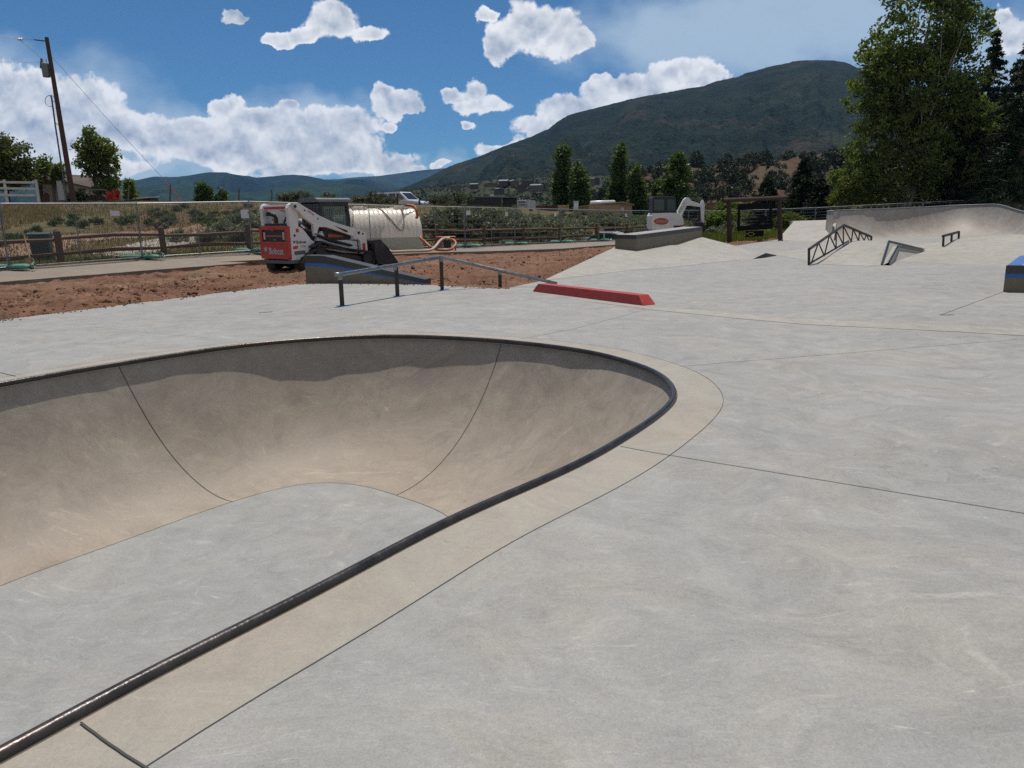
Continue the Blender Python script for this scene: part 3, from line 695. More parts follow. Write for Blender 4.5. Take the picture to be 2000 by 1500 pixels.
# ledge with blue tape at the left, by the track loader
tl = P(598,552,Z0); L1 = P(636,552.5,Z0); L2 = P(830,554.3,Z0)
tp = empty('taped_ledge', tuple(tl), 0, 'sloping concrete ledge with blue tape stripe in front of the track loader', 'ledge')
ht = [D(600,499,tl.y).z, D(640,500,L1.y).z, D(829,546,L2.y).z]
def lp(fr0, fr1, name, mt, o=0.0):
    bk = [Vector((.1, .42, 0)), Vector((.15, .40, 0)), Vector((.12, .30, 0))]
    vs = []
    for p, h, b in zip((tl, L1, L2), ht, bk):
        p = p-tl
        for q in (p+Vector((0, -o, 0)), p+b+Vector((0, o, 0))): vs += [(q.x, q.y, fr0(h)), (q.x, q.y, fr1(h))]
    fs = []
    for i in range(2):
        a = 4*i; fs += [(a, a+4, a+5, a+1), (a+2, a+3, a+7, a+6), (a+1, a+5, a+7, a+3), (a, a+2, a+6, a+4)]
    fs += [(0,1,3,2),(8,10,11,9)]; mb = MB(); mb.add(vs, fs); return recalc(mb.build(name, mt, tp))
lp(lambda h: -.05, lambda h: max(h-.27, .0), 'body', M['ledge']); lp(lambda h: max(h-.27, .0), lambda h: max(h-.19, .012), 'tape_stripe', M['tape'], .003); lp(lambda h: max(h-.19, .012), lambda h: max(h, .05), 'cap', M['cap'], .0015)
# kinked hand rail in front
hr = empty('kinked_rail', tuple(P(669,597,0)), 0, 'round steel grind rail kinked in the middle on four posts by red curb', 'grind rail')
p0 = P(669,597,0)
bases = [P(669,597,0), P(778,578,0), P(864,566,0), P(977,560,0)]
tops = [D(664,536,bases[0].y), D(772,518,bases[1].y), D(861,502,bases[2].y), D(976,528,bases[3].y)]
endp = P(1088,554,.07); st0 = D(654,536,bases[0].y-.12)
dirn = (tops[1]-tops[0]).normalized()
mb = MB(); mb.tube([st0-p0, tops[0]-p0, tops[1]-p0, tops[2]-p0-dirn*.1, tops[2]-p0, tops[2]-p0+(tops[3]-tops[2]).normalized()*.1, tops[3]-p0, endp-p0], .037, 12); mb.build('top_tube', M['rail'], hr, True)
for b, tpz in zip(bases, tops):
    mb = MB(); mb.box(((b+tpz)/2-p0-Vector((0, 0, .03))), (.07, .045, tpz.z-b.z-.02), R(-20)); mb.build('post', M['post'], hr)
    mb = MB(); mb.cyl(tpz-p0-Vector((0, 0, .10)), tpz-p0-Vector((0, 0, .02)), .045, 10); mb.build('sleeve', M['rail'], hr)
for b in bases[:3]:
    mb = MB(); mb.box(b-p0+Vector((.02, -.02, .006)), (.26, .10, .004), R(25)); mb.build('tape_patch', M['tape'], hr)
# red parking curb
c0 = P(1040,569,Z0); c1 = P(1273,599,Z0)
dv = (c1-c0); dv.z = 0; ln = dv.length; ang = math.atan2(dv.y, dv.x); ln -= .22
rc = empty('parking_curb', tuple(c0), ang, 'long red painted concrete parking curb with sloped ends lying on the deck', 'curb')
mb = MB(); hh = .17; w2 = .30
vs = [(0, 0, 0), (ln, 0, 0), (ln, w2, 0), (0, w2, 0), (.16, .035, hh), (ln-.16, .035, hh), (ln-.16, w2-.035, hh), (.16, w2-.035, hh)]
mb.add(vs, [(0,1,5,4),(1,2,6,5),(2,3,7,6),(3,0,4,7),(4,5,6,7),(3,2,1,0)]); mb.build('body', M['red'], rc, bevel=.012)

# ------------------------------------------------------------------ ground beyond the park
# fence line: photo column, photo row of its foot, metres ahead
FL = [(-700,590,16.5),(-300,553,19.5),(0,529,21.7),(250,509,25.7),(485,491.5,28.6),(700,489,32),(908,484,36),(1095,475,43),(1250,469,50),(1400,464,55),(1600,458,58),(2000,447,62),(2500,436,64)]
FP = [D(*f) for f in FL]
fa = np.array([p.x/p.y for p in FP]); fy = np.array([p.y for p in FP]); fz = np.array([p.z for p in FP]); fz = np.clip(fz, -.12, .42)
PN = [(-700,640,.1),(-300,580,.13),(0,552,.15),(200,536,.15),(400,520.5,.14),(520,511,.13),(700,500,.12),(850,493.5,.1),(960,491,.08),(1100,486,.05),(1205,478,.0),(1300,474,-.1),(1400,471,-.12),(1600,466,-.12),(2500,452,-.12)]
PP = [P(*p) for p in PN]
pa = np.array([p.x/p.y for p in PP]); py_ = np.array([p.y for p in PP]); pz = np.array([p.z for p in PP])
crest_a = np.array([-1.4, -.66, -.45, -.25, -.1, .0, .07, .16, .22, .3, .5, 1.2])
crest_h = np.array([3.4, 3.1, 3.0, 2.75, 2.4, 2.1, 1.8, 1.2, .6, .15, .1, .2])
def fence_y(a): return np.interp(a, fa, fy)
def TZ(x, y):
    x = np.asarray(x, float); y = np.asarray(y, float); a = x/np.maximum(y, .1)
    yf = np.interp(a, fa, fy); zf = np.interp(a, fa, fz); ch = np.interp(a, crest_a, crest_h)
    yn = np.interp(a, pa, py_); zn = np.interp(a, pa, pz)
    e = 60.0
    s = np.clip((y-yf-3)/np.maximum(e-yf-3, 4), 0, 1)
    rise = s*s*(3-2*s)*.5+s*.5
    z = zf + (ch-zf)*rise
    dip = .95*sstep(-.02, .06, a)*(1-sstep(.2, .28, a))*sstep(1.0, 3.0, y-yf)*(1-sstep(6.0, 10.0, y-yf))
    z = z - dip - .16*sstep(.8, 1.6, y-yf)*(1-sstep(2.6, 4.2, y-yf))*(1-sstep(-.1, .05, a))
    z = z + .35*fbm(x*.13, y*.13, 4, 3)*sstep(2, 10, y-yf) + .10*fbm(x*.9, y*.9, 3, 8)*sstep(1, 5, y-yf)
    z = z - 9*sstep(75, 260, y)*sstep(.35, .1, np.abs(a-0)*0+0) - (7.5*sstep(78, 240, y))
    inner = zn + (zf-zn)*np.clip((y-yn)/np.maximum(yf-yn, .5), 0, 1)
    return np.where(y < yf, inner, z)
def tz(x, y): return float(TZ(x, y))
def TG(u, v, y0=20, y1=140):
    """where the sight line through a photo point meets the ground beyond the fence"""
    d = ray(u, v)
    ys = np.linspace(y0, y1, 1200); xs = d[0]/d[1]*ys; zs = CAMH+d[2]/d[1]*ys; g = TZ(xs, ys)
    k = np.nonzero(zs <= g)[0]; i = k[0] if len(k) else len(ys)-1
    return Vector((xs[i], ys[i], g[i]))
# terrain sheet in rays from the viewpoint, only as a way to place its vertices
na = 420; ny = 150
aa = np.linspace(-1.5, 1.5, na+1); tt_ = np.linspace(0, 1, ny+1)
mb = MB(); vs = []
for a in aa:
    y0_ = float(np.interp(a, pa, py_)); ys = y0_+(420-y0_)*tt_**2.3
    xs = a*ys; zs = TZ(xs, ys); vs += list(zip(xs, ys, zs))
mb.add(vs, [(i*(ny+1)+j, (i+1)*(ny+1)+j, (i+1)*(ny+1)+j+1, i*(ny+1)+j+1) for i in range(na) for j in range(ny)])
def m_hill():
    m, t = mat('hill_ground'); co = objco(t); sp = t.n('ShaderNodeSeparateXYZ'); t.set(sp.inputs[0], co)
    n1 = t.noise(co, .16, 6, .65, .6); n2 = t.noise(co, 1.1, 8, .7); n3 = t.noise(co, 9, 5, .7)
    soil = t.mix(t.ss(n1, .42, .60), (.140, .098, .058), (.160, .092, .066))
    dry = t.mix(t.ss(n2, .4, .6), (.165, .128, .062), (.115, .102, .05))
    grn = t.mix(t.ss(n3, .4, .6), (.05, .062, .026), (.085, .095, .042))
    c = t.mix(t.ss(t.noise(t.vm('ADD', co, (31, 7, 2)), .22, 6, .65, .4), .44, .56), soil, dry)
    c = t.mix(t.ss(t.noise(t.vm('ADD', co, (3, 17, 2)), .55, 6, .7, .4), .50, .62), c, grn)
    c = t.vm('SCALE', c, scale=t.lin(n3, .3, .7, .62, 1.35))
    t.out(t.bsdf(c, .95, 0, t.bump(t.math('ADD', n2, n3), .9, .15), .15)); return m
M['hillg'] = m_hill()
tag(mb.build('hillside_ground', M['hillg'], smooth=True), kind='structure')
# the big ground sheet under everything
mb = MB(); g = 14000; mb.add([(-g, -g, -17.5), (g, -g, -17.5), (g, g, -17.5), (-g, g, -17.5)], [(0,1,2,3)])
M['plain'] = m_plain('valley_ground', (.075, .085, .045), .95, 0, .3, .02)
tag(mb.build('ground', M['plain']), kind='structure')
mb = MB()
def near_g(u, v):
    x = -60+u*140; y = -45+v*45.0; return (x, y, -2.2 if -19 < x < 64 and y > -7 else -.25)
mb.grid(near_g, 70, 24); tag(mb.build('dirt_behind', M['dirt']), kind='structure')
# path sheet
mb = MB(); npt = 200; vs = []
pa_l = np.linspace(-1.3, .22, npt+1)
for a in pa_l:
    y0_ = float(np.interp(a, pa, py_)); y1_ = float(np.interp(a, fa, fy))-.05
    wob = .10*float(fbm(a*60, 0, 3, 2))
    for s in (0, .33, .66, 1):
        y = y0_+wob*(1-s)+(y1_-y0_)*s; x = a*y; vs.append((x, y, tz(x, max(y, y0_+.001))+.012))
    y = y0_+wob; vs.append((a*y, y, -.5))
mb.add([vs[i*5+4] for i in range(npt+1)]+[], [])
mb = MB(); mb.add(vs, [(i*5+k, (i+1)*5+k, (i+1)*5+k+1, i*5+k+1) for i in range(npt) for k in range(3)]+[(i*5+4, (i+1)*5+4, (i+1)*5, i*5) for i in range(npt)])
tag(mb.build('path', M['pathc']), kind='structure')
# torn red dirt between slab and path
EA = [(-26, 6.0), (-14.6, 3.0), (-11.6, 7.6), (-8.72, 13.08), (-7.34, 15.82), (-6.3, 17.9), (-5.4, 19.3), (-4.6, 19.5), (-2.07, 18.6), (-1.09, 17.86), (-.13, 17.2), (.81, 19.17), (2.4, 24.0), (4.25, 29.95), (6, 31.5), (8.0, 33.9), (10.72, 36.94), (15.03, 43.9), (18.2, 52)]
ea = np.array([x/y for x, y in EA]); ey = np.array([y for x, y in EA]); o_s = np.argsort(ea); ea = ea[o_s]; ey = ey[o_s]
nd = 620; mdv = 120; mb = MB(); vs = []
for a in np.linspace(-1.9, .40, nd+1):
    y0_ = float(np.interp(a, ea, ey))-.25; y1_ = max(float(np.interp(a, pa, py_))+.1, y0_+.6); s = np.linspace(0, 1, mdv+1); ys = y0_+(y1_-y0_)*s; xs = a*ys
    z1 = float(np.interp(a, pa, pz))
    z = -.07+(z1-.10+.07)*s**1.5
    rut = np.abs(((ys-.45*xs+1.2*fbm(xs*.2, ys*.2, 2, 31))*.55) % 1-.5); clod = .42*np.abs(fbm(xs*1.9, ys*1.9, 4, 11)) + .20*fbm(xs*5, ys*5, 3, 14) + .13*fbm(xs*13, ys*13, 2, 15) - .12*(rut < .10) + .05*(np.abs(rut-.13) < .035)
    amt = np.minimum(sstep(0, .09, s), 1-.75*sstep(.9, 1, s)); row = sstep(.05, .16, s)*(1-sstep(.22, .4, s))*(.25+.75*(fbm(xs*.35, ys*.35, 2, 4) > -.05))
    z = z + amt*(clod*.75+.10*fbm(xs*.5, ys*.5, 3, 21)) + row*.10*amt - .02*(1-amt)
    vs += list(zip(xs, ys, z))
mb.add(vs, [(i*(mdv+1)+j, (i+1)*(mdv+1)+j, (i+1)*(mdv+1)+j+1, i*(mdv+1)+j+1) for i in range(nd) for j in range(mdv)])
tag(mb.build('red_dirt', M['dirt'], smooth=True), kind='structure')
# clods and stones lying in the dirt (nobody could count them)
mb = MB(); rs = np.random.default_rng(3); ic = None
def rock(mb, c, r, rs):
    ph = (1+5**.5)/2
    vv = [(-1,ph,0),(1,ph,0),(-1,-ph,0),(1,-ph,0),(0,-1,ph),(0,1,ph),(0,-1,-ph),(0,1,-ph),(ph,0,-1),(ph,0,1),(-ph,0,-1),(-ph,0,1)]
    ff = [(0,11,5),(0,5,1),(0,1,7),(0,7,10),(0,10,11),(1,5,9),(5,11,4),(11,10,2),(10,7,6),(7,1,8),(3,9,4),(3,4,2),(3,2,6),(3,6,8),(3,8,9),(4,9,5),(2,4,11),(6,2,10),(8,6,7),(9,8,1)]
    k = rs.uniform(.55, 1.3, 12); sx_, sy_, sz_ = rs.uniform(.7, 1.4), rs.uniform(.7, 1.3), rs.uniform(.45, .9)
    mb.add([(c[0]+v[0]*r*k[i]/1.9*sx_, c[1]+v[1]*r*k[i]/1.9*sy_, c[2]+v[2]*r*k[i]/1.9*sz_) for i, v in enumerate(vv)], ff)
for i in range(3800):
    a = rs.uniform(-.85, .17); y0_ = float(np.interp(a, ea, ey)); y1_ = float(np.interp(a, pa, py_)); 
    if y1_-y0_ < .5: continue
    s = rs.beta(1.2, 2.2); y = y0_+.1+(y1_-y0_-.2)*s; rock(mb, (a*y, y, .03+.02*rs.random()), rs.uniform(.008, .03)*(1+2.2*(rs.random() < .05)), rs)
for i in range(420):
    a = rs.uniform(-.85, .0); y0_ = float(np.interp(a, ea, ey)); y = y0_-abs(rs.normal())*.16-.02; rock(mb, (a*y, y, .006), rs.uniform(.006, .02)*(1+1.5*(rs.random() < .06)), rs)
tag(mb.build('dirt_clods', M['dirt']), 'loose clods of red dirt', None, None, 'stuff')
# ------------------------------------------------------------------ mountains
def prof_fn(px, Y):
    pts = [D(u, v, Y) for u, v in px]; xs = np.array([p.x for p in pts])/Y; zs = np.array([p.z for p in pts]); return lambda a: np.interp(a, xs, zs)
def ridge(name, px, Y, Yfoot, zfoot, mt, na, nt, amp, seed, pw=1.25, ns=1.0, jag=0.0, smooth=True):
    fn = prof_fn(px, Y); a0 = (D(*px[0], Y).x)/Y; a1 = (D(*px[-1], Y).x)/Y; mb = MB(); vs = []
    for a in np.linspace(a0, a1, na+1):
        H = float(fn(a)); tt = np.concatenate([np.linspace(0, 1, nt+1), [1.12, 1.5]])
        ys = Yfoot+(Y-Yfoot)*tt; xs = a*ys
        z = zfoot+(H-zfoot)*np.clip(tt, 0, 1)**pw; z = np.where(tt > 1, H-(tt-1)*(H-zfoot)*1.2, z)
        n = fbm(a*26*ns, ys/Y*2.2*ns, 5, seed); n2 = fbm(xs*ns/(Y*.02), ys*ns/(Y*.02), 5, seed+9)
        w_ = np.clip(tt, 0, 1)*(1.02-np.clip(tt, 0, 1))*4
        z = z + amp*w_*(n*1.5+n2*.8) + jag*(fbm(a*900*ns, ys*0, 3, seed+4)+.4*np.abs(fbm(a*2600*ns, ys*0, 2, seed+6)))*(tt > .9)
        z = np.minimum(z, H*np.minimum(ys/Y, 1)*.999+np.where(tt >= 1, 1e3, 0)+ (zfoot*0))
        vs += list(zip(xs, ys, z))
    k = nt+3
    mb.add(vs, [(i*k+j, (i+1)*k+j, (i+1)*k+j+1, i*k+j+1) for i in range(na) for j in range(k-1)])
    o = mb.build(name, mt, smooth=smooth); tag(o, kind='structure'); return o
def m_mtn(name, sc, a, b, rock, rockamt, dot=.25, spec=.05):
    m, t = mat(name); co = objco(t)
    n1 = t.noise(co, .0016*sc, 6, .65, .5); n2 = t.noise(co, .012*sc, 6, .7); v = t.vor(co, .085*sc, 'F1', 1); v2 = t.vor(co, .26*sc)
    c = t.mix(t.ss(n1, .35, .65), tuple(a), tuple(b)); c = t.vm('SCALE', c, scale=t.lin(n2, .3, .7, .65, 1.35))
    r = t.math('MULTIPLY', t.ss(t.noise(co, .004*sc, 8, .72, .8), .53, .66), rockamt)
    r = t.math('MULTIPLY', r, t.ss(v, .25, .6)); c = t.mix(r, c, tuple(rock))
    c = t.vm('SCALE', c, scale=t.lin(v, .1, .75, 1-dot, 1+dot)); c = t.vm('SCALE', c, scale=t.lin(v2, .1, .75, 1-dot, 1+dot))
    # grassy clearing colour patches
    g_ = t.math('MULTIPLY', t.ss(t.noise(co, .0022*sc, 3, .6), .64, .70), .35); c = t.mix(g_, c, (.05, .062, .03))
    t.out(t.bsdf(c, .95, 0, t.bump(t.math('ADD', t.math('MULTIPLY', v, -1.), n2), .7, 6/sc), spec)); return m
M['mtn'] = m_mtn('near_mountain_forest', 1.0, (.006, .011, .008), (.011, .016, .010), (.045, .030, .024), .45, .45)
M['mtn2'] = m_mtn('far_mountain_forest', .5, (.006, .012, .012), (.018, .034, .020), (.05, .05, .035), .3)
ridge('near_mountain', [(640,398),(700,386),(760,374),(800,362),(835,347),(865,331),(890,319),(915,311),(940,303),(975,290),(1010,277),(1050,261),(1070,252),(1090,236),(1112,223),(1145,214),(1180,206),(1215,197),(1250,190),(1300,181),(1340,174),(1370,169),(1400,159),(1440,151),(1460,142),(1500,131),(1550,119),(1600,117),(1650,122),(1690,139),(1740,153),(1800,170),(1900,215),(2000,250),(2200,300),(2500,350)], 2600, 750, -12, M['mtn'], 460, 90, 62, 31, 1.25, 1.0, 3.2)
ridge('far_mountain', [(-500,330),(-200,345),(0,352),(100,355),(200,352),(230,351),(265,352),(300,346),(345,346),(380,341),(410,337),(440,338),(470,343),(500,347),(530,344),(560,341),(590,341),(620,347),(650,353),(680,351),(720,350),(760,357),(820,375),(900,400)], 6500, 3900, 30, M['mtn2'], 220, 50, 190, 51, 1.1, 1.0, 4.)
ridge('far_mountain', [(560,372),(620,352),(660,350),(700,346),(740,344),(790,337),(830,331),(870,329),(920,326),(980,330),(1100,350)], 9500, 7500, 60, M['mtn2'], 120, 40, 160, 71, 1.0, 1.0, 4.)
ridge('far_foothill', [(-500,372),(-100,366),(100,371),(250,369),(330,362),(400,372),(470,379),(540,366),(590,357),(630,357),(700,362),(760,372),(830,384),(900,397)], 4200, 2300, -10, M['mtn2'], 200, 40, 100, 91, 1.1, 1.0, 4.)
# brushy bluff and the low town slope in front of the mountain
def m_bluff():
    m, t = mat('bluff_soil'); co = objco(t)
    n1 = t.noise(co, .018, 6, .7, 1.); n2 = t.noise(co, .12, 7, .72); v = t.vor(co, .33, 'F1', 1); v2 = t.vor(co, .9)
    c = t.mix(t.ss(n1, .38, .62), (.075, .044, .031), (.092, .062, .044)); c = t.mix(t.ss(n2, .5, .68), c, (.12, .088, .06))
    c = t.mix(t.math('MULTIPLY', t.ss(v, .46, .30), t.ss(n2, .36, .5)), c, (.055, .065, .036))
    c = t.mix(t.math('MULTIPLY', t.ss(v2, .42, .28), .8), c, (.080, .088, .055))
    t.out(t.bsdf(c, .95, 0, t.bump(t.math('ADD', n2, v), .9, .8), .05)); return m
M['bluff'] = m_bluff()
def m_town():
    m, t = mat('town_slope_soil'); co = objco(t)
    n2 = t.noise(co, .05, 7, .72); v = t.vor(co, .14, 'F1', 1); v2 = t.vor(co, .4)
    c = t.mix(t.ss(n2, .5, .66), (.030, .040, .024), (.10, .085, .055)); c = t.mix(t.ss(v, .5, .3), c, (.018, .026, .015))
    c = t.mix(t.math('MULTIPLY', t.ss(v2, .42, .28), .7), c, (.075, .085, .055))
    t.out(t.bsdf(c, .95, 0, t.bump(t.math('ADD', n2, v), .9, 1.5), .05)); return m
M['town'] = m_town()
BL = [(1130,400),(1165,386),(1200,362),(1235,346),(1262,338),(1300,332),(1345,327),(1400,321),(1450,318),(1500,314),(1560,307),(1600,300),(1650,293),(1750,290),(1900,290),(2100,285),(2500,300)]
ridge('bluff', BL, 330, 190, -7, M['bluff'], 260, 60, 5.0, 13, .85, 1.6, .5)
TW = [(560,400),(640,393),(740,384),(800,373),(850,366),(900,360),(960,352),(1020,348),(1080,346),(1140,344),(1200,345),(1260,346),(1340,350),(1500,360)]
ridge('town_slope', TW, 720, 330, -14, M['town'], 200, 50, 7.0, 17, 1.0, 1.4, .8)
def surf(px, Y, Yf, zf, pw):
    fn = prof_fn(px, Y)
    def g(a, tt): H = float(fn(a)); y = Yf+(Y-Yf)*tt; return Vector((a*y, y, zf+(H-zf)*tt**pw))
    return g
bluff_at = surf(BL, 330, 190, -7, .85); town_at = surf(TW, 720, 330, -14, 1.0)
# ------------------------------------------------------------------ haze
mb = MB(); mb.bb(-9000, 9000, -60, 10800, -19, 1500)
m, t = mat('haze_air'); pv = t.n('ShaderNodeVolumePrincipled'); pv.inputs['Color'].default_value = (.24, .52, 1, 1); pv.inputs['Density'].default_value = 3.3e-5; pv.inputs['Anisotropy'].default_value = .2
t.out(None, pv.outputs[0]); HAZE = mb.build('haze', m); tag(HAZE, kind='stuff')
# ------------------------------------------------------------------ trees and plants
def leaves(mb, centers, r, n, size, rs, flat=1.0, asp=1.6):
    """n small leaf faces round each centre"""
    m = len(centers)*n
    cc = np.repeat(np.asarray(centers, float), n, axis=0); rr = np.repeat(np.asarray(r, float)*np.ones(len(centers)), n)
    off = rs.normal(size=(m, 3)); off /= np.linalg.norm(off, axis=1)[:, None]; off *= (rs.random(m)**.5)[:, None]*rr[:, None]; off[:, 2] *= flat
    p = cc+off; a = rs.normal(size=(m, 3)); a /= np.linalg.norm(a, axis=1)[:, None]; b = np.cross(a, rs.normal(size=(m, 3))); b /= np.linalg.norm(b, axis=1)[:, None]
    s = size*rs.uniform(.6, 1.3, m)[:, None]
    v = np.stack([p-a*s*asp/2, p+b*s/2, p+a*s*asp/2, p-b*s/2], axis=1).reshape(-1, 3); base = len(mb.v)
    mb.v += [tuple(q) for q in v.tolist()]; mb.f += [(base+4*i, base+4*i+1, base+4*i+2, base+4*i+3) for i in range(m)]
def curve(a, b, sag, rs, k=5, wob=.07):
    a = Vector(a); b = Vector(b); o = Vector(rs.normal(size=3).tolist())*((b-a).length*wob); out = []
    for i in range(k+1):
        f = i/k; out.append(a.lerp(b, f)+o*math.sin(PI*f)+Vector((0, 0, -sag*math.sin(PI*f)*(b-a).length)))
    return out
def tree(name, loc, env, trunk_h, tr, leafmat, barkmat, ncl, nleaf, clr, lsize, seed, label, cat='tree', group=None, trunks=None, limbs=60, zb=0.0, dead=0, hollow=.45):
    """env: list of (x, y, z, rx, ry, rz) ellipsoids that the crown fills"""
    rs = np.random.default_rng(seed); root = empty(name, loc, 0, label, cat, group)
    vol = np.array([e[3]*e[4]*e[5] for e in env])**.8; vol /= vol.sum(); cs = []
    for i in range(ncl):
        e = env[rs.choice(len(env), p=vol)]; d = rs.normal(size=3); d /= np.linalg.norm(d); q = hollow+(1-hollow)*rs.random()**.6
        cs.append((e[0]+d[0]*q*e[3], e[1]+d[1]*q*e[4], max(e[2]+d[2]*q*e[5], zb)))
    mb = MB(); leaves(mb, cs, clr*rs.uniform(.6, 1.25, ncl), nleaf, lsize, rs, .8); mb.build('crown', leafmat, root)
    mb = MB(); trunks = trunks or [((0, 0), (0, 0, trunk_h), tr)]
    axes = []
    for (bx_, by_), tip, r in trunks:
        c = curve((bx_, by_, -.3), tip, 0, rs, 7, .018); axes.append((c, r)); mb.tube(c, [r*(1-.8*(i/7)) for i in range(8)], 8)
    for i in range(limbs):
        c, r = axes[rs.integers(len(axes))]; e = cs[rs.integers(len(cs))]; f = rs.uniform(.25, .95); j = min(int(f*7), 6); b = c[j].lerp(c[j+1], f*7-j)
        if e[2] < b.z-.5: b = c[2] if e[2] > c[2].z else c[1]
        rr_ = r*(1-.8*f)*.45; mb.tube(curve(b, e, .04, rs, 4), [rr_, rr_*.7, rr_*.5, rr_*.3, rr_*.12], 5)
    mb.build('trunk', barkmat, root)
    if dead:
        for i in range(dead):
            mb = MB(); c, r = axes[0]; j = rs.integers(1, 5); b = c[j]; an = rs.uniform(PI*.7, PI*1.35); L = rs.uniform(2.2, 4.6); e = b+Vector((math.cos(an)*L, math.sin(an)*L*.8-.8, rs.uniform(.1, 1.6)))
            cc = curve(b, e, -.05, rs, 5); mb.tube(cc, [.05, .04, .03, .022, .015, .006], 5)
            for k in range(9):
                j2 = rs.integers(1, 5); b2 = cc[j2]; e2 = b2+Vector((math.cos(an+rs.uniform(-.9, .9)), math.sin(an+rs.uniform(-.9, .9)), rs.uniform(-.2, .7)))*rs.uniform(.5, 1.3); mb.tube(curve(b2, e2, 0, rs, 3), [.018, .013, .009, .004], 4)
            mb.build('dead_branch', M['palebark'], root)
    return root
def px_env(base, lst, y):
    """ellipses given in the photo at depth y, about the tree's base"""
    out = []
    for (u, v, ru, rv) in lst:
        c = D(u, v, y); k = y/FOC*1.02; out.append((c.x-base.x, 0.0, c.z-base.z, ru*k, min(ru*k, 3.2)*1.0, rv*k))
    return out
def gb(u, y, z=None):
    d = ray(u, 420); x = d[0]/d[1]*y; return Vector((x, y, tz(x, y) if z is None else z))
# big deciduous tree on the right
b = gb(1757, 66, -.3)
env = px_env(b, [(1800,60,90,75),(1720,110,45,40),(1870,60,55,60),(1780,150,100,60),(1860,150,70,60),(1710,180,55,45),(1760,240,95,55),(1850,240,90,60),(1700,300,45,38),(1790,310,80,50),(1690,345,60,40),(1760,370,80,32),(1680,320,48,44),(1840,340,80,45),(1700,385,60,22),(1800,200,90,70),(1820,-60,80,60)], 66)
tree('cottonwood_tree', b, env, 21, .28, M['leaf'], M['palebark'], 980, 46, .85, .20, 4, 'largest tree, loose pale green crown with grey dead branches, behind quarter pipe', trunks=[((0, 0), (1.5, 0, 20), .27), ((.3, .5), (4.2, .5, 19), .22)], limbs=110, dead=11)
# pines at the right
def conifer(name, u, vtop, y, rad, label, seed, group=None, zb=.15, mt='pine', nl=34, tiers=26, z=None, droop=.25):
    b = gb(u, y, z); top = D(u, vtop, y).z-b.z; rs = np.random.default_rng(seed); root = empty(name, b, 0, label, 'tree', group)
    mb = MB(); tk = MB(); tk.tube([(0, 0, -.3), (0, 0, top*.5), (0, 0, top*.97)], [top*.022, top*.013, .03], 8); cs = []; rr = []
    for i in range(tiers):
        f = zb+(1-zb)*(i+.5)/tiers; R_ = rad*(1-f)**.75*(1-.25*rs.random())+.12; k = max(4, int(9*(1-f)+4))
        for j in range(k):
            an = rs.uniform(0, 2*PI); L = R_*rs.uniform(.6, 1.1); 
            tk.tube([(0, 0, top*f), (math.cos(an)*L, math.sin(an)*L, top*f-droop*L*rs.uniform(-.4, 1))], [.05*(1-f)+.015, .012], 4)
            for s in np.linspace(.3, 1, 5): cs.append((math.cos(an)*L*s, math.sin(an)*L*s, top*f-droop*L*s*s+rs.normal()*.08)); rr.append(.16*rad*(1.15-.5*s)*(1-f*.5))
    leaves(mb, cs, np.array(rr), nl, .055*rad**.5, rs, .55, 3.2); mb.build('crown', M[mt], root); tk.build('trunk', M['bark'], root); return root
conifer('pine_tree', 1980, 55, 60, 4.6, 'tallest dark pine at the right edge of the photo', 5, zb=.16, nl=22, z=-.2)
conifer('pine_tree', 1905, 60, 76, 4.4, 'dark pine just behind the right side of the loose pale tree', 6, zb=.12, nl=22, z=-.2)
conifer('pine_tree', 1868, 150, 66, 4.2, 'short broad dark pine with thick bare trunk behind the quarter pipe', 16, zb=.16, nl=22, z=-.2)
conifer('pine_tree', 1935, 170, 70, 4.6, 'dark pine between the two taller pines at the right', 26, zb=.13, nl=22, z=-.2)
conifer('pine_tree', 2060, 90, 66, 4.8, 'dark pine cut by the right picture edge, behind tallest pine', 28, zb=.1, nl=18, z=-.2)
conifer('spruce_tree', 1498, 345, 70, 2.6, 'small dark spruce peaking behind the hanging sign frame', 7, zb=.02, z=-.4)
conifer('spruce_tree', 1566, 308, 78, 3.3, 'tall narrow dark spruce right of the hanging sign frame', 8, zb=.02, z=-.4)
conifer('spruce_tree', 1600, 350, 72, 2.6, 'squat dark spruce left of the big loose tree', 18, zb=.02, z=-.4)
# poplars
def poplar(u, y, lst, seed, label):
    b = gb(u, y); b.z -= .3; env = px_env(b, lst, y)
    tree('poplar_tree', b, env, (env[0][2]+env[0][5]*.6), .16, M['poplar'], M['bark'], 150, 40, .62, .21, seed, label, group='poplars in front of the mountain', limbs=30, hollow=.2)
poplar(1100, 88, [(1098,300,12,24),(1098,335,17,38),(1096,378,19,34),(1100,400,17,22)], 31, 'tallest narrow poplar, left of a shorter twin, above the sagebrush')
poplar(1131, 86, [(1129,335,8,18),(1131,365,15,28),(1134,392,16,26)], 32, 'shorter poplar twin beside the tallest narrow poplar')
poplar(1213, 90, [(1212,300,11,22),(1210,335,17,36),(1206,372,20,34),(1208,398,18,24)], 33, 'tall poplar behind the wooden shed with white pipe')
poplar(1244, 88, [(1240,345,10,22),(1244,372,15,28),(1246,398,14,24)], 34, 'short bushy poplar between shed and excavator cab')
poplar(1318, 84, [(1325,318,12,18),(1322,345,25,34),(1316,378,30,32),(1335,392,30,20)], 35, 'broad poplar directly behind the excavator arm')
poplar(1288, 92, [(1288,372,9,20),(1290,392,13,18)], 36, 'small poplar just behind the excavator cab')
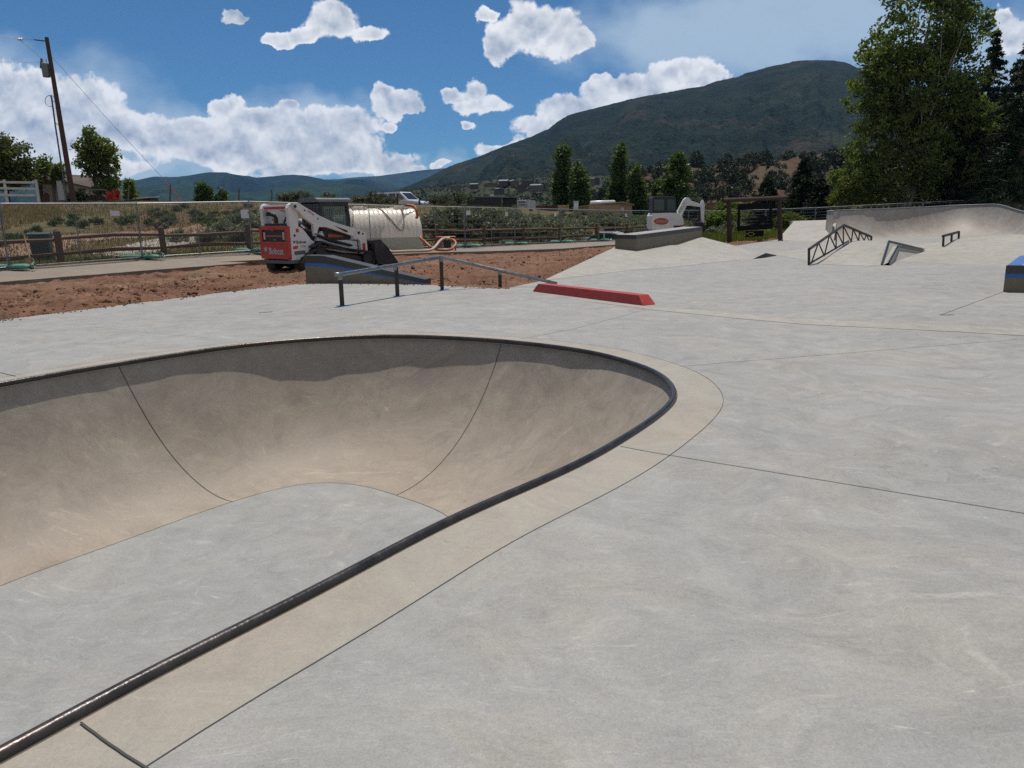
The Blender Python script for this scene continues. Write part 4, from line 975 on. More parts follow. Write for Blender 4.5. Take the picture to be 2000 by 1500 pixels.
# left side trees
def simple(u, y, lst, seed, label, mt='leafolive', ncl=160, nl=40, clr=.6, ls=.2, th=None, z=None, name='tree', cat='tree'):
    b = gb(u, y, z); env = px_env(b, lst, y); th = th or env[0][2]
    return tree(name, b, env, th, .16, M[mt], M['bark'], ncl, nl, clr, ls, seed, label, cat, limbs=26, hollow=.25)
simple(22, 78, [(15,310,42,42),(-10,320,60,50),(40,335,26,22),(20,345,50,22)], 41, 'large olive green tree behind the white plank fence', ncl=260, clr=.8)
simple(86, 82, [(84,318,10,14),(88,332,14,14),(80,342,16,12)], 42, 'small tree peeking over the shed between pole and olive tree', 'leaf', 70)
simple(112, 80, [(114,332,6,9),(112,342,8,10)], 49, 'tiny treetop just above the shed roof beside the pole', 'leaf', 30)
simple(196, 70, [(178,275,18,22),(196,300,32,30),(160,290,16,16),(210,335,28,34),(205,370,24,24),(175,318,26,20)], 43, 'wind blown green tree right of the leaning utility pole', 'leaf', 190, 34, .55, .17, z=2.6)
simple(253, 68, [(252,362,8,10),(254,376,10,14)], 44, 'sapling on the crest between the green tree and the guy wire', 'leaf', 40, 30, .4, .16)
simple(395, 95, [(393,368,6,10),(393,384,8,16)], 45, 'left one of two slim treetops beyond the ridge fence', 'poplar', 40)
simple(405, 95, [(405,372,4,10),(405,386,6,14)], 46, 'slim treetop touching its taller twin beyond the ridge fence', 'poplar', 30)
simple(433, 95, [(433,378,6,9),(432,388,9,12)], 47, 'lone round treetop beyond the ridge fence', 'poplar', 34)
simple(148, 64, [(155,384,9,8),(148,388,12,7)], 48, 'purple leaved bush beside the shed roof', 'juniper', 60, 30, .5, .16, name='bush', cat='bush')
# ---- bright bushes right of the sign and under the big tree
simple(1925, 71, [(1900,240,46,50),(1950,290,60,50),(1895,330,50,44),(1955,355,50,36),(1990,250,40,60)], 58, 'leafy green tree filling the gap between the dark pines', 'leaf', 360, 44, .8, .19, z=-.3)
for u, y, lst, sd_, lab in [(1545, 57, [(1540,432,24,14),(1560,440,22,12),(1528,446,14,10)], 51, 'yellow green bush right of the sign frame'),
                           (1465, 50, [(1452,455,22,10),(1480,460,26,8)], 52, 'low yellow green shrub beneath the hanging sign'),
                           (1405, 52, [(1400,432,20,14),(1420,425,16,12)], 53, 'green bush left of the sign frame behind the fence'),
                           (1660, 64, [(1655,372,24,26),(1640,390,20,18)], 54, 'bright green shrub at the foot of the loose tree'),
                           (1905, 72, [(1890,372,30,18),(1930,376,26,16)], 55, 'shaded green shrub between the pine trunks'),
                           (1440, 64, [(1430,410,16,14),(1415,405,12,12)], 56, 'small green tree just left of the sign beam')]:
    simple(u, y, lst, sd_, lab, 'yellowbush' if sd_ in (51, 52, 54) else 'leaf', 90, 40, .45, .12, z=-.2, name='bush', cat='bush')
# ---- sagebrush
def sage_proto(seed, mt):
    rs = np.random.default_rng(seed); root = empty('sagebrush', (0, 0, 0)); mb = MB(); cs = []
    st_ = MB()
    for i in range(34):
        an = rs.uniform(0, 2*PI); el = rs.uniform(.25, 1.45); L = rs.uniform(.45, .72); e = Vector((math.cos(an)*math.cos(el)*L*1.15, math.sin(an)*math.cos(el)*L*1.15, math.sin(el)*L)); cs.append(tuple(e)); cs.append(tuple(e*.78))
        st_.tube([(0, 0, 0), tuple(e*.5+Vector((0, 0, .03))), tuple(e)], [.02, .012, .004], 4)
    leaves(mb, cs, .13, 24, .05, rs, 1.25, 2.6); mb.build('foliage', M[mt], root); st_.build('stem', M['bark'], root); return root
protos = {'sage': [sage_proto(61, 'sage'), sage_proto(62, 'sage'), sage_proto(63, 'sage')], 'sagedark': [sage_proto(64, 'sagedark'), sage_proto(65, 'sagedark')], 'weed': [sage_proto(66, 'weed'), sage_proto(67, 'weed')]}
used = set()
def put(kind, p, s, label, group, rs, name=None, sz=1.0):
    k = rs.integers(len(protos[kind])); src = protos[kind][k]
    if (kind, k) in used: o = copy_tree(src)
    else: o = src; used.add((kind, k))
    o.location = p; o.rotation_euler = (0, 0, rs.uniform(0, 6.28)); o.scale = (s*rs.uniform(.9, 1.15), s*rs.uniform(.9, 1.15), s*sz*rs.uniform(.85, 1.15))
    if name: o.name = name
    tag(o, label, 'bush', group); return o
rs = np.random.default_rng(70)
for i in range(120):                       # the thick brush behind the right fence
    u = rs.uniform(846, 1265); v = rs.uniform(404, 468) if u > 1000 else rs.uniform(397, 470)
    if 1120 < u < 1215 and v > 430: continue
    p = TG(u, v, 38); 
    if p.y-float(fence_y(p.x/p.y)) < (3.2 if u < 1100 else 7): p.y = float(fence_y(p.x/p.y))+rs.uniform(3.5, 6); p.z = tz(p.x, p.y)
    k = 'sagedark' if (u < 1000 and rs.random() < .6) else 'sage'
    vb_ = 421-(p.z-1.6)/p.y*1500; tl2 = np.interp(u, [846, 1000, 1050, 1265], [394, 404, 417, 426]); s_ = float(np.clip((vb_-tl2)/1500*p.y/.95, .3, 2.0))*rs.uniform(.75, 1.05)
    put(k, p, s_, 'dusty grey green sagebrush in the thicket behind the fence', 'sagebrush behind the fence', rs)
for i in range(75):
    u = rs.uniform(1075, 1262); a = ray(u, 430); a = a[0]/a[1]; y = float(fence_y(a))+rs.uniform(5.5 if not 1125 < u < 1215 else 8.5, 15); x = a*y; g_z = tz(x, y)
    s_ = float(np.clip(((420-(g_z-1.6)/y*1500)-np.interp(u, [1075, 1265], [416, 424])-rs.random()*6)/1500*y/.95, .45, 1.9))
    put('sage', Vector((x, y, g_z)), s_, 'dusty grey green sagebrush in the thicket behind the fence', 'sagebrush behind the fence', rs)
for i in range(60):                        # green leafy line and scattered brush on the left bank
    u = rs.uniform(-60, 500); v = 443-.02*u+rs.normal()*5 if i < 36 else rs.uniform(404, 448)
    if i >= 36: u = rs.uniform(290, 530)
    if u < 110 and i < 36: v = 476-.3*u+rs.normal()*4
    p = TG(u, v, 24); put('weed' if i < 36 else 'sagedark', p, rs.uniform(.3, .6), 'low green brush growing on the dry bank behind the fence' if i < 36 else 'low grey brush near the top of the dry bank', 'green brush on the bank' if i < 36 else 'grey brush on the bank', rs, 'weed_clump' if i < 36 else None)
for u, v, s in [(445,470,1.2),(460,452,1.1),(402,478,.8),(500,446,1.0),(350,474,.7),(520,440,1.1),(425,462,.9),(470,478,.9),(480,440,.9)]:
    p = TG(u, v, 24); put('sage', p, s, 'pale sagebrush beside the pinkish gravel track behind the wooden fence', 'sagebrush beside the track', rs)
for i in range(26):
    u = rs.uniform(1330, 1440); v = rs.uniform(440, 468); p = P(u, v+6, -.15) if False else D(u, v, rs.uniform(50, 56)); p.z = -.15; 
    put('sage', p, rs.uniform(.9, 1.5), 'pale sagebrush between the excavator and the sign', 'sagebrush by the sign', rs)
for u in (590, 640, 700, 730, 760, 850, 870, 900, 560):
    p = gb(u, 63); put('sagedark', p, rs.uniform(1.0, 1.5), 'dark brush on the ridge behind the loader and tank', 'ridge brush', rs)
# ---- grass on the bank (nobody could count it)
def blades(name, mt, n, fn, h, w_, seed, lab):
    rs = np.random.default_rng(seed); mb = MB(); vs = []; fs = []
    for i in range(n):
        p = fn(rs)
        if p is None: continue
        x, y, z = p; an = rs.uniform(0, PI); L = h*rs.uniform(.5, 1.3); ww = w_*rs.uniform(.6, 1.3); dx, dy_ = math.cos(an)*ww, math.sin(an)*ww; lx, ly = rs.normal(size=2)*L*.3; b = len(vs)
        vs += [(x-dx, y-dy_, z-.03), (x+dx, y+dy_, z-.03), (x+lx, y+ly, z+L)]; fs.append((b, b+1, b+2))
    mb.add(vs, fs); tag(mb.build(name, mt), lab, kind='stuff')
def on_bank(u0, u1, v0, v1, nz=None, thr=.0):
    def f(rs):
        a = (rs.uniform(u0, u1)-1000)/1500*1.02; y0_ = float(fence_y(a))+.6; y = y0_+(66-y0_)*rs.random()**1.3
        x = a*y
        if nz is not None and float(fbm(x*.12, y*.12, 3, nz)) < thr: return None
        return (x, y, tz(x, y))
    return f
blades('dry_grass', M['grass'], 26000, on_bank(-150, 900, 0, 0, 5, -.02), .16, .022, 81, 'dry golden grass on the bank')
blades('green_grass', M['grassgreen'], 26000, on_bank(-150, 1000, 0, 0, 9, -.05), .15, .025, 82, 'short green grass on the bank')
def gold(rs):
    u = rs.uniform(-120, 118); p = TGfast(u, rs.uniform(402, 455-.25*max(u, 0)))
    return p
def TGfast(u, v):
    d = ray(u, v); ys = np.linspace(24, 62, 120); xs = d[0]/d[1]*ys; g = TZ(xs, ys); k = np.nonzero(CAMH+d[2]/d[1]*ys <= g)[0]
    if not len(k): return None
    return (xs[k[0]], ys[k[0]], g[k[0]])
blades('golden_grass', M['grass'], 3000, gold, .26, .022, 83, 'tall golden grass on the left bank')
def by_sign(rs):
    y = rs.uniform(42.0, 56); u = rs.uniform(1325, 1640); x = (u-1000)/1500*1.02*y
    if y < np.interp(x/y, ea, ey)+.3: return None
    return (x, y, -.12)
blades('tall_weeds', M['yellowbush'], 7000, by_sign, .5, .035, 84, 'tall weeds round the sign posts')
def fence_foot(rs):
    a = rs.uniform(-.75, .12); y = float(fence_y(a))+rs.uniform(.7, 3.2); x = a*y
    return (x, y, tz(x, y)) if float(fbm(x*.5, y*.5, 2, 6)) > .02 else None
blades('ditch_grass', M['yellowbush'], 9000, fence_foot, .26, .02, 85, 'green grass in the ditch behind the fence')
# ---- junipers on the bluff: seen one by one near the front, mass beyond
def jun(seed):
    rs = np.random.default_rng(seed); root = empty('juniper_tree', (0, 0, 0)); cs = []
    for i in range(46):
        d = rs.normal(size=3); d /= np.linalg.norm(d); cs.append((d[0]*1.15, d[1]*1.15, 1.7+d[2]*1.35))
    mb = MB(); leaves(mb, cs, .55, 16, .26, rs, 1.0, 1.3); mb.build('crown', M['juniper'], root); mb = MB(); mb.tube([(0, 0, -1), (0, 0, 1.8)], [.2, .08], 6); mb.build('trunk', M['bark'], root); return root
jp = [jun(91), jun(92), jun(93)]; rs = np.random.default_rng(95)
for i in range(190):
    u = rs.uniform(1150, 1680); a = (u-1000)/1500*1.02; p = bluff_at(a, rs.uniform(.12, 1.0)**.8); p.z -= 1.0
    src = jp[i % 3]; o = src if i < 3 else copy_tree(src); o.location = p; s = rs.uniform(.9, 1.9); o.scale = (s, s, s*rs.uniform(.8, 1.3)); o.rotation_euler = (0, 0, rs.uniform(0, 6))
    tag(o, 'dark juniper dotted over the reddish brown bluff', 'tree', 'junipers on the bluff')
mb = MB(); cs = []
for i in range(4200):
    u = rs.uniform(1140, 2050); a = (u-1000)/1500*1.02; p = bluff_at(a, rs.random()); cs.append((p.x, p.y, p.z-.3+rs.normal()*.2))
leaves(mb, cs, .9, 9, .42, rs, .6, 1.3); tag(mb.build('bluff_scrub', M['juniper']), 'scrub covering the bluff', kind='stuff')
mb = MB(); cs = []
for i in range(2600):
    u = rs.uniform(600, 1500); a = (u-1000)/1500*1.02; p = town_at(a, rs.random()); cs.append((p.x, p.y, p.z+.3))
leaves(mb, cs, 2.2, 12, 1.15, rs, .8, 1.3); tag(mb.build('town_woods', M['juniper']), 'wooded slope below the mountain', kind='stuff')
# distant woods between the park and the bluff, behind the sign
mb = MB(); cs = []
for i in range(700):
    u = rs.uniform(1380, 2100); y = rs.uniform(95, 170); x = (u-1000)/1500*1.02*y; cs.append((x, y, -3+rs.random()*(5.5 if u < 1640 else 9)))
leaves(mb, cs, 1.6, 26, .5, rs, .9, 1.4); tag(mb.build('riverside_woods', M['leafolive']), 'mass of river woods behind the fence', kind='stuff')
# ------------------------------------------------------------------ helpers for built things
def text(name, s, size, origin, xd, yd, mt, parent, ext=.004, bold=0.0, align='CENTER', shear=0.0):
    cu = bpy.data.curves.new('lettering', 'FONT'); cu.body = s; cu.size = size; cu.extrude = ext; cu.align_x = align; cu.align_y = 'CENTER'; cu.offset = bold; cu.shear = shear; cu.resolution_u = 2
    to = bpy.data.objects.new('lettering', cu); COL.objects.link(to); bpy.context.view_layer.update()
    me = bpy.data.meshes.new_from_object(to.evaluated_get(bpy.context.evaluated_depsgraph_get())); bpy.data.objects.remove(to); bpy.data.curves.remove(cu)
    x = Vector(xd).normalized(); y = Vector(yd).normalized(); z = x.cross(y); Mx = Matrix((x, y, z)).transposed().to_4x4(); Mx.translation = Vector(origin); me.transform(Mx)
    me.materials.clear(); me.materials.append(mt); o = bpy.data.objects.new(name, me); COL.objects.link(o); o.parent = parent; return o
def cathead(mb, o, xd, zd, s):
    o = Vector(o); x = Vector(xd); z = Vector(zd)
    pts = [(-.5,.42),(-.36,.22),(-.12,.30),(.12,.20),(.42,.50),(.38,.12),(.28,-.05),(.36,-.22),(.12,-.2),(.0,-.42),(-.14,-.2),(-.34,-.28),(-.28,-.05),(-.40,.1)]
    vs = [o+x*(p[0]*s)+z*(p[1]*s) for p in pts]; tri = tessellate_polygon([[Vector((p[0], p[1], 0)) for p in pts]]); mb.add([tuple(v) for v in vs], [tuple(t_) for t_ in tri])
def hullpoly(circs, n=14):
    pts = []
    for x, z, r in circs:
        for j in range(n): pts.append((x+r*math.cos(2*PI*j/n), z+r*math.sin(2*PI*j/n)))
    pts = sorted(set((round(a, 5), round(b, 5)) for a, b in pts))
    def half(ps):
        h = []
        for p in ps:
            while len(h) > 1 and (h[-1][0]-h[-2][0])*(p[1]-h[-2][1])-(h[-1][1]-h[-2][1])*(p[0]-h[-2][0]) <= 0: h.pop()
            h.append(p)
        return h
    lo = half(pts); up_ = half(pts[::-1]); return lo[:-1]+up_[:-1]
# ------------------------------------------------------------------ compact track loader
hd = R(50); fw = Vector((math.cos(hd), math.sin(hd), 0)); lf = Vector((-math.sin(hd), math.cos(hd), 0))
rr0 = D(573, 533, 23.3); org = rr0+lf*.75; org.z = rr0.z
tl_ = empty('track_loader', tuple(org), hd, 'red and white compact track loader with black cab parked on the red dirt', 'track loader')
W2 = .75
def part(mb, name, mt, parent=tl_, **k): return recalc(mb.build(name, mt, parent, **k))
# engine body with curved side panels
prof = [(0,.37),(0,1.33),(.12,1.38),(.29,1.37),(.44,1.30),(.58,1.14),(.72,.96),(.93,.83),(.80,.76),(.67,.68),(.57,.52),(.55,.38)]
mb = MB(); mb.prism(prof, 'y', -W2, -W2+.22); part(mb, 'side_panel', M['white'], bevel=.012)
mb = MB(); mb.prism(prof, 'y', W2-.22, W2); part(mb, 'side_panel', M['white'], bevel=.012)
mb = MB(); mb.bb(.05, 1.3, -.53, .53, .45, 1.2); mb.bb(.05, 2.5, -.5, .5, .3, .8); part(mb, 'chassis', M['black'])
mb = MB(); mb.bb(.0, .75, -.53, .53, 1.2, 1.40); mb.bb(.03, .9, -.60, .60, 1.40, 1.46); part(mb, 'engine_cover', M['black'], bevel=.015)
# tailgate: frame, grille, lamps
mb = MB()
def tg(y0, y1, z0, z1, x0=-.10, x1=.0): mb.bb(x0, x1, y0, y1, z0, z1)
mb.prism([(-.74,.46),(-.70,.40),(.70,.40),(.74,.46),(.74,.92),(-.74,.92)], 'x', -.10, 0); mb.prism([(-.74,.921),(-.60,.921),(-.60,1.27),(.60,1.27),(.60,.921),(.74,.921),(.74,1.30),(.66,1.39),(-.66,1.39),(-.74,1.30)], 'x', -.10, 0)
tgate = part(mb, 'tailgate', M['redpaint'], bevel=.014)
mb = MB(); mb.bb(-.06, -.01, -.60, .60, .921, 1.27); part(mb, 'grille', M['black'], tgate)
mb = MB(); mb.bb(-.068, -.061, -.42, .42, 1.06, 1.11); part(mb, 'stripe', M['orange'], tgate)
mb = MB()
mb.bb(-.12, -.04, -.10, .10, 1.25, 1.31); part(mb, 'latch', M['redpaint'], tgate)
for s in (-1, 1):
    mb = MB(); mb.bb(-.085, -.061, s*.50-.045, s*.50+.045, .98, 1.20); part(mb, 'tail_lamp', M['palegrey'], tgate, bevel=.01)
text('lettering', 'Bobcat', .27, (-.104, -.10, .63), (0, -1, 0), (0, 0, 1), M['palegrey'], tgate, bold=.006)
mb = MB(); cathead(mb, (-.105, .45, .68), (0, -1, 0), (0, 0, 1), .21); part(mb, 'emblem', M['palegrey'], tgate)
text('lettering', 'T770', .06, (-.063, 0, .97), (0, -1, 0), (0, 0, 1), M['palegrey'], tgate, .002)
mb = MB(); mb.bb(-.14, .30, -.76, .76, .27, .365); part(mb, 'bumper', M['greyplastic'], bevel=.012)
# decals on the side
text('lettering', 'Bobcat', .125, (.36, -W2-.004, .90), (1, 0, 0), (0, 0, 1), M['black'], tl_, .002, .002)
mb = MB(); cathead(mb, (.115, -W2-.004, .91), (1, 0, 0), (0, 0, 1), .1); part(mb, 'emblem', M['black'])
mb = MB(); mb.add([(.05, -W2-.004, .70), (.20, -W2-.004, .70), (.26, -W2-.004, .79), (.07, -W2-.004, .79)], [(0,1,2,3)]); part(mb, 'decal', M['redpaint'])
text('lettering', 'T770', .085, (.40, -W2-.004, .765), (1, 0, 0), (0, 0, 1), M['black'], tl_, .002, 0, shear=.3)
mb = MB(); mb.add([(.10, -W2-.004, .52), (.46, -W2-.004, .54), (.50, -W2-.004, .60), (.44, -W2-.004, .655), (.08, -W2-.004, .63)], [(0,1,2,3,4)]); part(mb, 'decal', M['greyplastic'])
mb = MB(); mb.bb(.20, .30, -W2-.006, -W2-.001, 1.19, 1.30); part(mb, 'decal', M['redtape'])
mb = MB(); mb.cyl((.14, -W2-.012, 1.10), (.14, -W2+.01, 1.10), .035, 12); part(mb, 'fuel_cap', M['black'])
# rear uprights, cross tube and lift arms
up_p = [(0,1.35),(-.02,1.90),(.03,2.0),(.13,2.05),(.26,2.03),(.33,1.93),(.30,1.35)]
for s in (-1, 1):
    y0_, y1_ = (s*W2, s*(W2-.14)) if s < 0 else (W2-.14, W2)
    mb = MB(); mb.prism(up_p, 'y', min(y0_, y1_), max(y0_, y1_)); part(mb, 'rear_upright', M['white'], bevel=.01)
    arm = [(.10,2.06),(.34,2.03),(.63,1.88),(1.05,1.66),(1.52,1.475),(2.15,1.31),(2.62,1.19),(2.80,1.10),(2.84,.45),(2.58,.44),(2.55,.86),(2.36,.99),(1.80,1.16),(1.25,1.32),(.98,1.33),(.93,1.22),(.88,1.08),(.82,1.06),(.78,1.15),(.79,1.40),(.50,1.60),(.30,1.80),(.12,1.92)]
    ya, yb = (-W2-.09, -W2+.04) if s < 0 else (W2-.04, W2+.09)
    mb = MB(); mb.prism(arm, 'y', ya, yb); am_ = part(mb, 'lift_arm', M['white'], bevel=.01)
    yf_ = ya-.004 if s < 0 else yb+.004
    for (px_, pz_, r_) in ((.17, 1.95, .05), (.84, 1.12, .028), (2.66, 1.08, .03), (2.70, .55, .035), (.50, 1.83, .025), (.95, 1.58, .022)):
        mb = MB(); mb.cyl((px_, yf_-.012, pz_), (px_, yf_+.012, pz_), r_, 12); part(mb, 'pin', M['black'], am_)
    mb = MB(); mb.add([(1.52, yf_, 1.37), (2.05, yf_, 1.20), (2.08, yf_, 1.14), (1.95, yf_, 1.16)], [(0,1,2,3)]); part(mb, 'decal', M['black'], am_)
    mb = MB(); mb.tube([(.55, s*(W2-.06), 1.28), (.95, s*(W2-.05), 1.10), (1.5, s*(W2-.05), .90), (2.3, s*(W2-.03), .72)], [.05, .05, .05, .035], 10); part(mb, 'lift_cylinder', M['black'])
    mb = MB(); mb.cyl((.44, s*(W2-.05), 1.42), (.66, s*(W2-.05), 1.24), .03, 8); part(mb, 'cylinder_rod', M['chrome'])
text('lettering', 'Bobcat', .09, (.72, -W2-.095, 1.76), (.86, 0, -.50), (.5, 0, .86), M['redtape'], tl_, .002)
mb = MB(); cathead(mb, (2.5, -W2-.096, 1.11), (1, 0, 0), (0, 0, 1), .14); part(mb, 'emblem', M['black'])
mb = MB(); mb.bb(2.62, 2.74, -W2-.096, -W2-.091, .55, .78); part(mb, 'warning_decal', M['redtape'])
mb = MB(); mb.bb(.02, .18, -W2+.13, W2-.13, 1.86, 2.0); part(mb, 'cross_tube', M['white'], bevel=.02)
mb = MB(); mb.bb(.012, .019, -W2+.2, W2-.2, 1.88, 1.95); part(mb, 'warning_decal', M['redtape'])
mb = MB(); mb.tube([(.30, .38, 1.45), (.30, .38, 1.62), (.26, .40, 1.70), (.16, .46, 1.74), (.06, .52, 1.75)], .06, 12); part(mb, 'exhaust_pipe', M['black'])
mb = MB(); mb.tube([(.35, .05, 1.46), (.42, .0, 1.66), (.5, -.1, 1.84)], .03, 8); part(mb, 'hydraulic_hose', M['black'])
# white lower side with dark inset and orange stripe
for s in (-1, 1):
    ys = sorted((s*.66, s*.50)); yo = s*.665
    mb = MB(); mb.prism([(.93,.84),(1.05,1.02),(1.22,1.20),(1.36,.90),(2.15,.90),(2.55,.84),(2.58,.45),(2.0,.50),(1.4,.62),(1.0,.76)], 'y', ys[0], ys[1]); part(mb, 'lower_side', M['white'], bevel=.008)
    mb = MB(); mb.prism([(1.22,1.28),(2.33,1.02),(2.34,.94),(2.15,.89),(1.36,.905),(1.25,1.1)], 'y', ys[0]+.02, ys[1]-.02); part(mb, 'side_inset', M['black'])
    mb = MB(); mb.prism([(1.42,1.12),(2.0,1.04),(2.02,1.0),(1.42,1.0)], 'y', min(yo, yo-s*.01), max(yo, yo-s*.01)); part(mb, 'stripe', M['orange'])
# cab
cx0, cx1, cy = 1.32, 2.42, .45
cab = MB()
for (x, y) in ((cx0, -cy), (cx0, cy)): cab.bb(x, x+.10, y-.04 if y < 0 else y-.04, y+.04, 1.15, 2.1)
for y in (-cy, cy): cab.prism([(cx1-.10, 2.1), (cx1, 2.1), (cx1+.06, 1.55), (cx1+.02, .95), (cx1-.08, .95), (cx1-.04, 1.55)], 'y', y-.04, y+.04)
cab.bb(cx0, cx1, -cy-.02, cy+.02, .80, 1.18); cab.bb(cx0, cx1, -cy-.03, -cy+.03, 1.18, 1.24); cab.bb(cx0, cx0+.06, -cy, cy, 1.18, 1.42)
for y in (-cy, cy): cab.bb(cx0, cx1, y-.042, y+.042, 1.96, 2.10)
cabo = part(cab, 'cab', M['black'], bevel=.01)
mb = MB(); mb.prism([(-.53, 2.08), (.53, 2.08), (.50, 2.17), (.38, 2.215), (-.38, 2.215), (-.50, 2.17)], 'x', cx0-.08, cx1+.14); part(mb, 'roof', M['greyplastic'], cabo, bevel=.02)
def grid_guard(y, x0, x1, z0, z1, n1, n2):
    g = MB()
    for i in range(n1+1): x = x0+(x1-x0)*i/n1; g.bb(x-.008, x+.008, y-.008, y+.008, z0, z1)
    for j in range(n2+1): z = z0+(z1-z0)*j/n2; g.bb(x0, x1, y-.006, y+.006, z-.008, z+.008)
    return g
for y in (-cy-.01, cy+.01):
    part(grid_guard(y, cx0+.12, cx1-.06, 1.24, 1.96, 12, 9), 'window_guard', M['greyplastic'], cabo)
    mb = MB(); mb.bb(cx0+.10, cx1-.02, y*.93-.003, y*.93+.003, 1.22, 1.98); part(mb, 'window', M['glass'], cabo)
g = MB()
for i in range(11): y = -cy+.06+(2*cy-.12)*i/10; g.bb(cx0-.008, cx0+.008, y-.008, y+.008, 1.42, 2.02)
for j in range(8): z = 1.42+.6*j/7; g.bb(cx0-.006, cx0+.006, -cy+.05, cy-.05, z-.008, z+.008)
part(g, 'window_guard', M['greyplastic'], cabo)
mb = MB(); mb.bb(cx0+.04, cx0+.046, -cy+.04, cy-.04, 1.42, 2.0); part(mb, 'window', M['glass'], cabo)
mb = MB(); mb.bb(1.7, 1.82, -.25, .25, 1.15, 1.85); mb.bb(1.7, 2.15, -.25, .25, 1.1, 1.25); part(mb, 'seat', M['greyplastic'], cabo, bevel=.02)
mb = MB(); mb.tube([(cx1+.06, -cy-.05, 1.95), (cx1+.14, -cy-.1, 1.8), (cx1+.12, -cy-.08, 1.4), (cx1+.05, -cy-.04, 1.2)], .012, 6); part(mb, 'cable', M['black'], cabo)
# tracks
for s in (-1, 1):
    circ = [(.42, .22, .22), (.92, .52, .26), (2.76, .27, .25), (2.4, .2, .2)]
    hp = hullpoly(circ, 22); hi = hullpoly([(c[0], c[1], c[2]-.06) for c in circ], 22)
    ya, yb = sorted((s*.52, s*.97)); 
    mb = MB(); n = len(hp); L_ = len(hp)
    # belt with lugs
    per = []; 
    for i in range(n):
        a = Vector((hp[i][0], 0, hp[i][1])); b = Vector((hp[(i+1) % n][0], 0, hp[(i+1) % n][1])); k = max(1, int((b-a).length/.045))
        for j in range(k): per.append(a.lerp(b, j/k))
    m_ = len(per); cen = Vector((1.6, 0, .35)); vs = []
    for i, p in enumerate(per):
        tg_ = (per[(i+1) % m_]-per[i-1]).normalized(); nn = Vector((tg_.z, 0, -tg_.x)); lug = .022 if (i//2) % 2 else 0.0
        po = p+nn*lug; pi_ = p-nn*.05; vs += [(po.x, ya, po.z), (po.x, yb, po.z), (pi_.x, yb, pi_.z), (pi_.x, ya, pi_.z)]
    mb.add(vs, [(4*i+k, 4*((i+1) % m_)+k, 4*((i+1) % m_)+(k+1) % 4, 4*i+(k+1) % 4) for i in range(m_) for k in range(4)])
    tko = part(mb, 'track', M['rubber'])
    mb = MB(); mb.prism([(.5,.12),(2.65,.12),(2.75,.27),(2.3,.42),(1.1,.55),(.8,.5),(.45,.25)], 'y', ya+.10, yb-.08); part(mb, 'track_frame', M['black'], tko)
    for (x_, z_, r_) in ((.44, .24, .17), (.92, .52, .19), (2.74, .28, .19)):
        mb = MB(); mb.cyl((x_, ya+.03, z_), (x_, yb-.03, z_), r_, 20); part(mb, 'idler_wheel', M['bucket'], tko)
    for x_ in (.95, 1.3, 1.65, 2.0, 2.35):
        mb = MB(); mb.cyl((x_, ya+.04, .16), (x_, yb-.04, .16), .10, 14); part(mb, 'roller', M['bucket'], tko)
    mb = MB(); mb.prism([(.62,.72),(.95,.86),(1.35,.74),(2.3,.52),(2.3,.56),(1.35,.80),(.95,.92),(.60,.77)], 'y', ya, yb-.02 if s > 0 else yb); part(mb, 'fender', M['bucket'])
# bucket
bp_ = [(2.95,.86),(3.00,.30),(3.10,.08),(3.95,.02),(3.97,.05),(3.15,.13),(3.06,.34),(3.05,.88)]
mb = MB(); mb.prism(bp_, 'y', -.99, .99); bk = part(mb, 'bucket', M['bucket'])
for s in (-1, 1):
    mb = MB(); a, b = sorted((s*.99, s*1.012)); mb.prism([(2.95,.86),(3.0,.30),(3.10,.08),(3.95,.02),(3.98,.10),(3.55,.62),(3.25,.88)], 'y', a, b); part(mb, 'bucket_side', M['bucket'], bk)
mb = MB(); mb.bb(2.78, 2.96, -.8, .8, .12, .75); part(mb, 'quick_attach', M['black'], bevel=.02)
# ------------------------------------------------------------------ water tank
ta = R(26); tO = P(829, 491.5, .12); TL, TW, TH_ = 3.1, 1.9, 1.86
wt = empty('water_tank', tuple(tO), ta, 'big white ribbed plastic water tank lying on the path behind the track loader', 'water tank')
def tank_pt(u, v):
    x = -TL*(1-u); s = min(u, 1-u)*TL; rd = 1-(1-min(s/.22, 1))**2.2*.16
    rib = .009*math.cos(u*TL/.205*2*PI) if .1 < u < .94 else 0
    a = PI*v; zc = .62; hw = (TW/2+rib)*rd; hh = (TH_-zc+rib)*rd
    # lower straight sides then an arch
    if v < .16: f = v/.16; y = -hw; z = zc*f
    elif v > .84: f = (1-v)/.16; y = hw; z = zc*f
    else:
        b = (v-.16)/.68*PI; y = -hw*math.cos(b); z = zc+hh*math.sin(b)
    return (x, y+TW/2, z)
m, t = mat('tank_plastic'); co = objco(t); sp = t.n('ShaderNodeSeparateXYZ'); t.set(sp.inputs[0], co)
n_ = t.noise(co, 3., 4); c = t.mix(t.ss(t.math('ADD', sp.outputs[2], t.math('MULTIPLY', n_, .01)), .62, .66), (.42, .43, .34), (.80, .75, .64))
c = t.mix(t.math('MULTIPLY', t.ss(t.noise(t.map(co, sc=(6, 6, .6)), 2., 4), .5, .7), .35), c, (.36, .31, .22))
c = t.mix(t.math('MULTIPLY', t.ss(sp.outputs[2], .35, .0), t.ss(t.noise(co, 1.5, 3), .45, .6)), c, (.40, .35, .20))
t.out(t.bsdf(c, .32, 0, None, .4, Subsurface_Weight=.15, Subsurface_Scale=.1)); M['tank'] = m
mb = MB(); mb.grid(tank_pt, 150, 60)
for u in (0, 1):
    loop_ = [tank_pt(u, v/60) for v in range(61)]; x = loop_[0][0]; k = len(mb.v)
    mb.add([(x+(.0 if u else 0), TW/2, .6)]+loop_, [(0, i+1, i+2) for i in range(60)])
recalc(mb.build('body', M['tank'], wt, smooth='auto'))
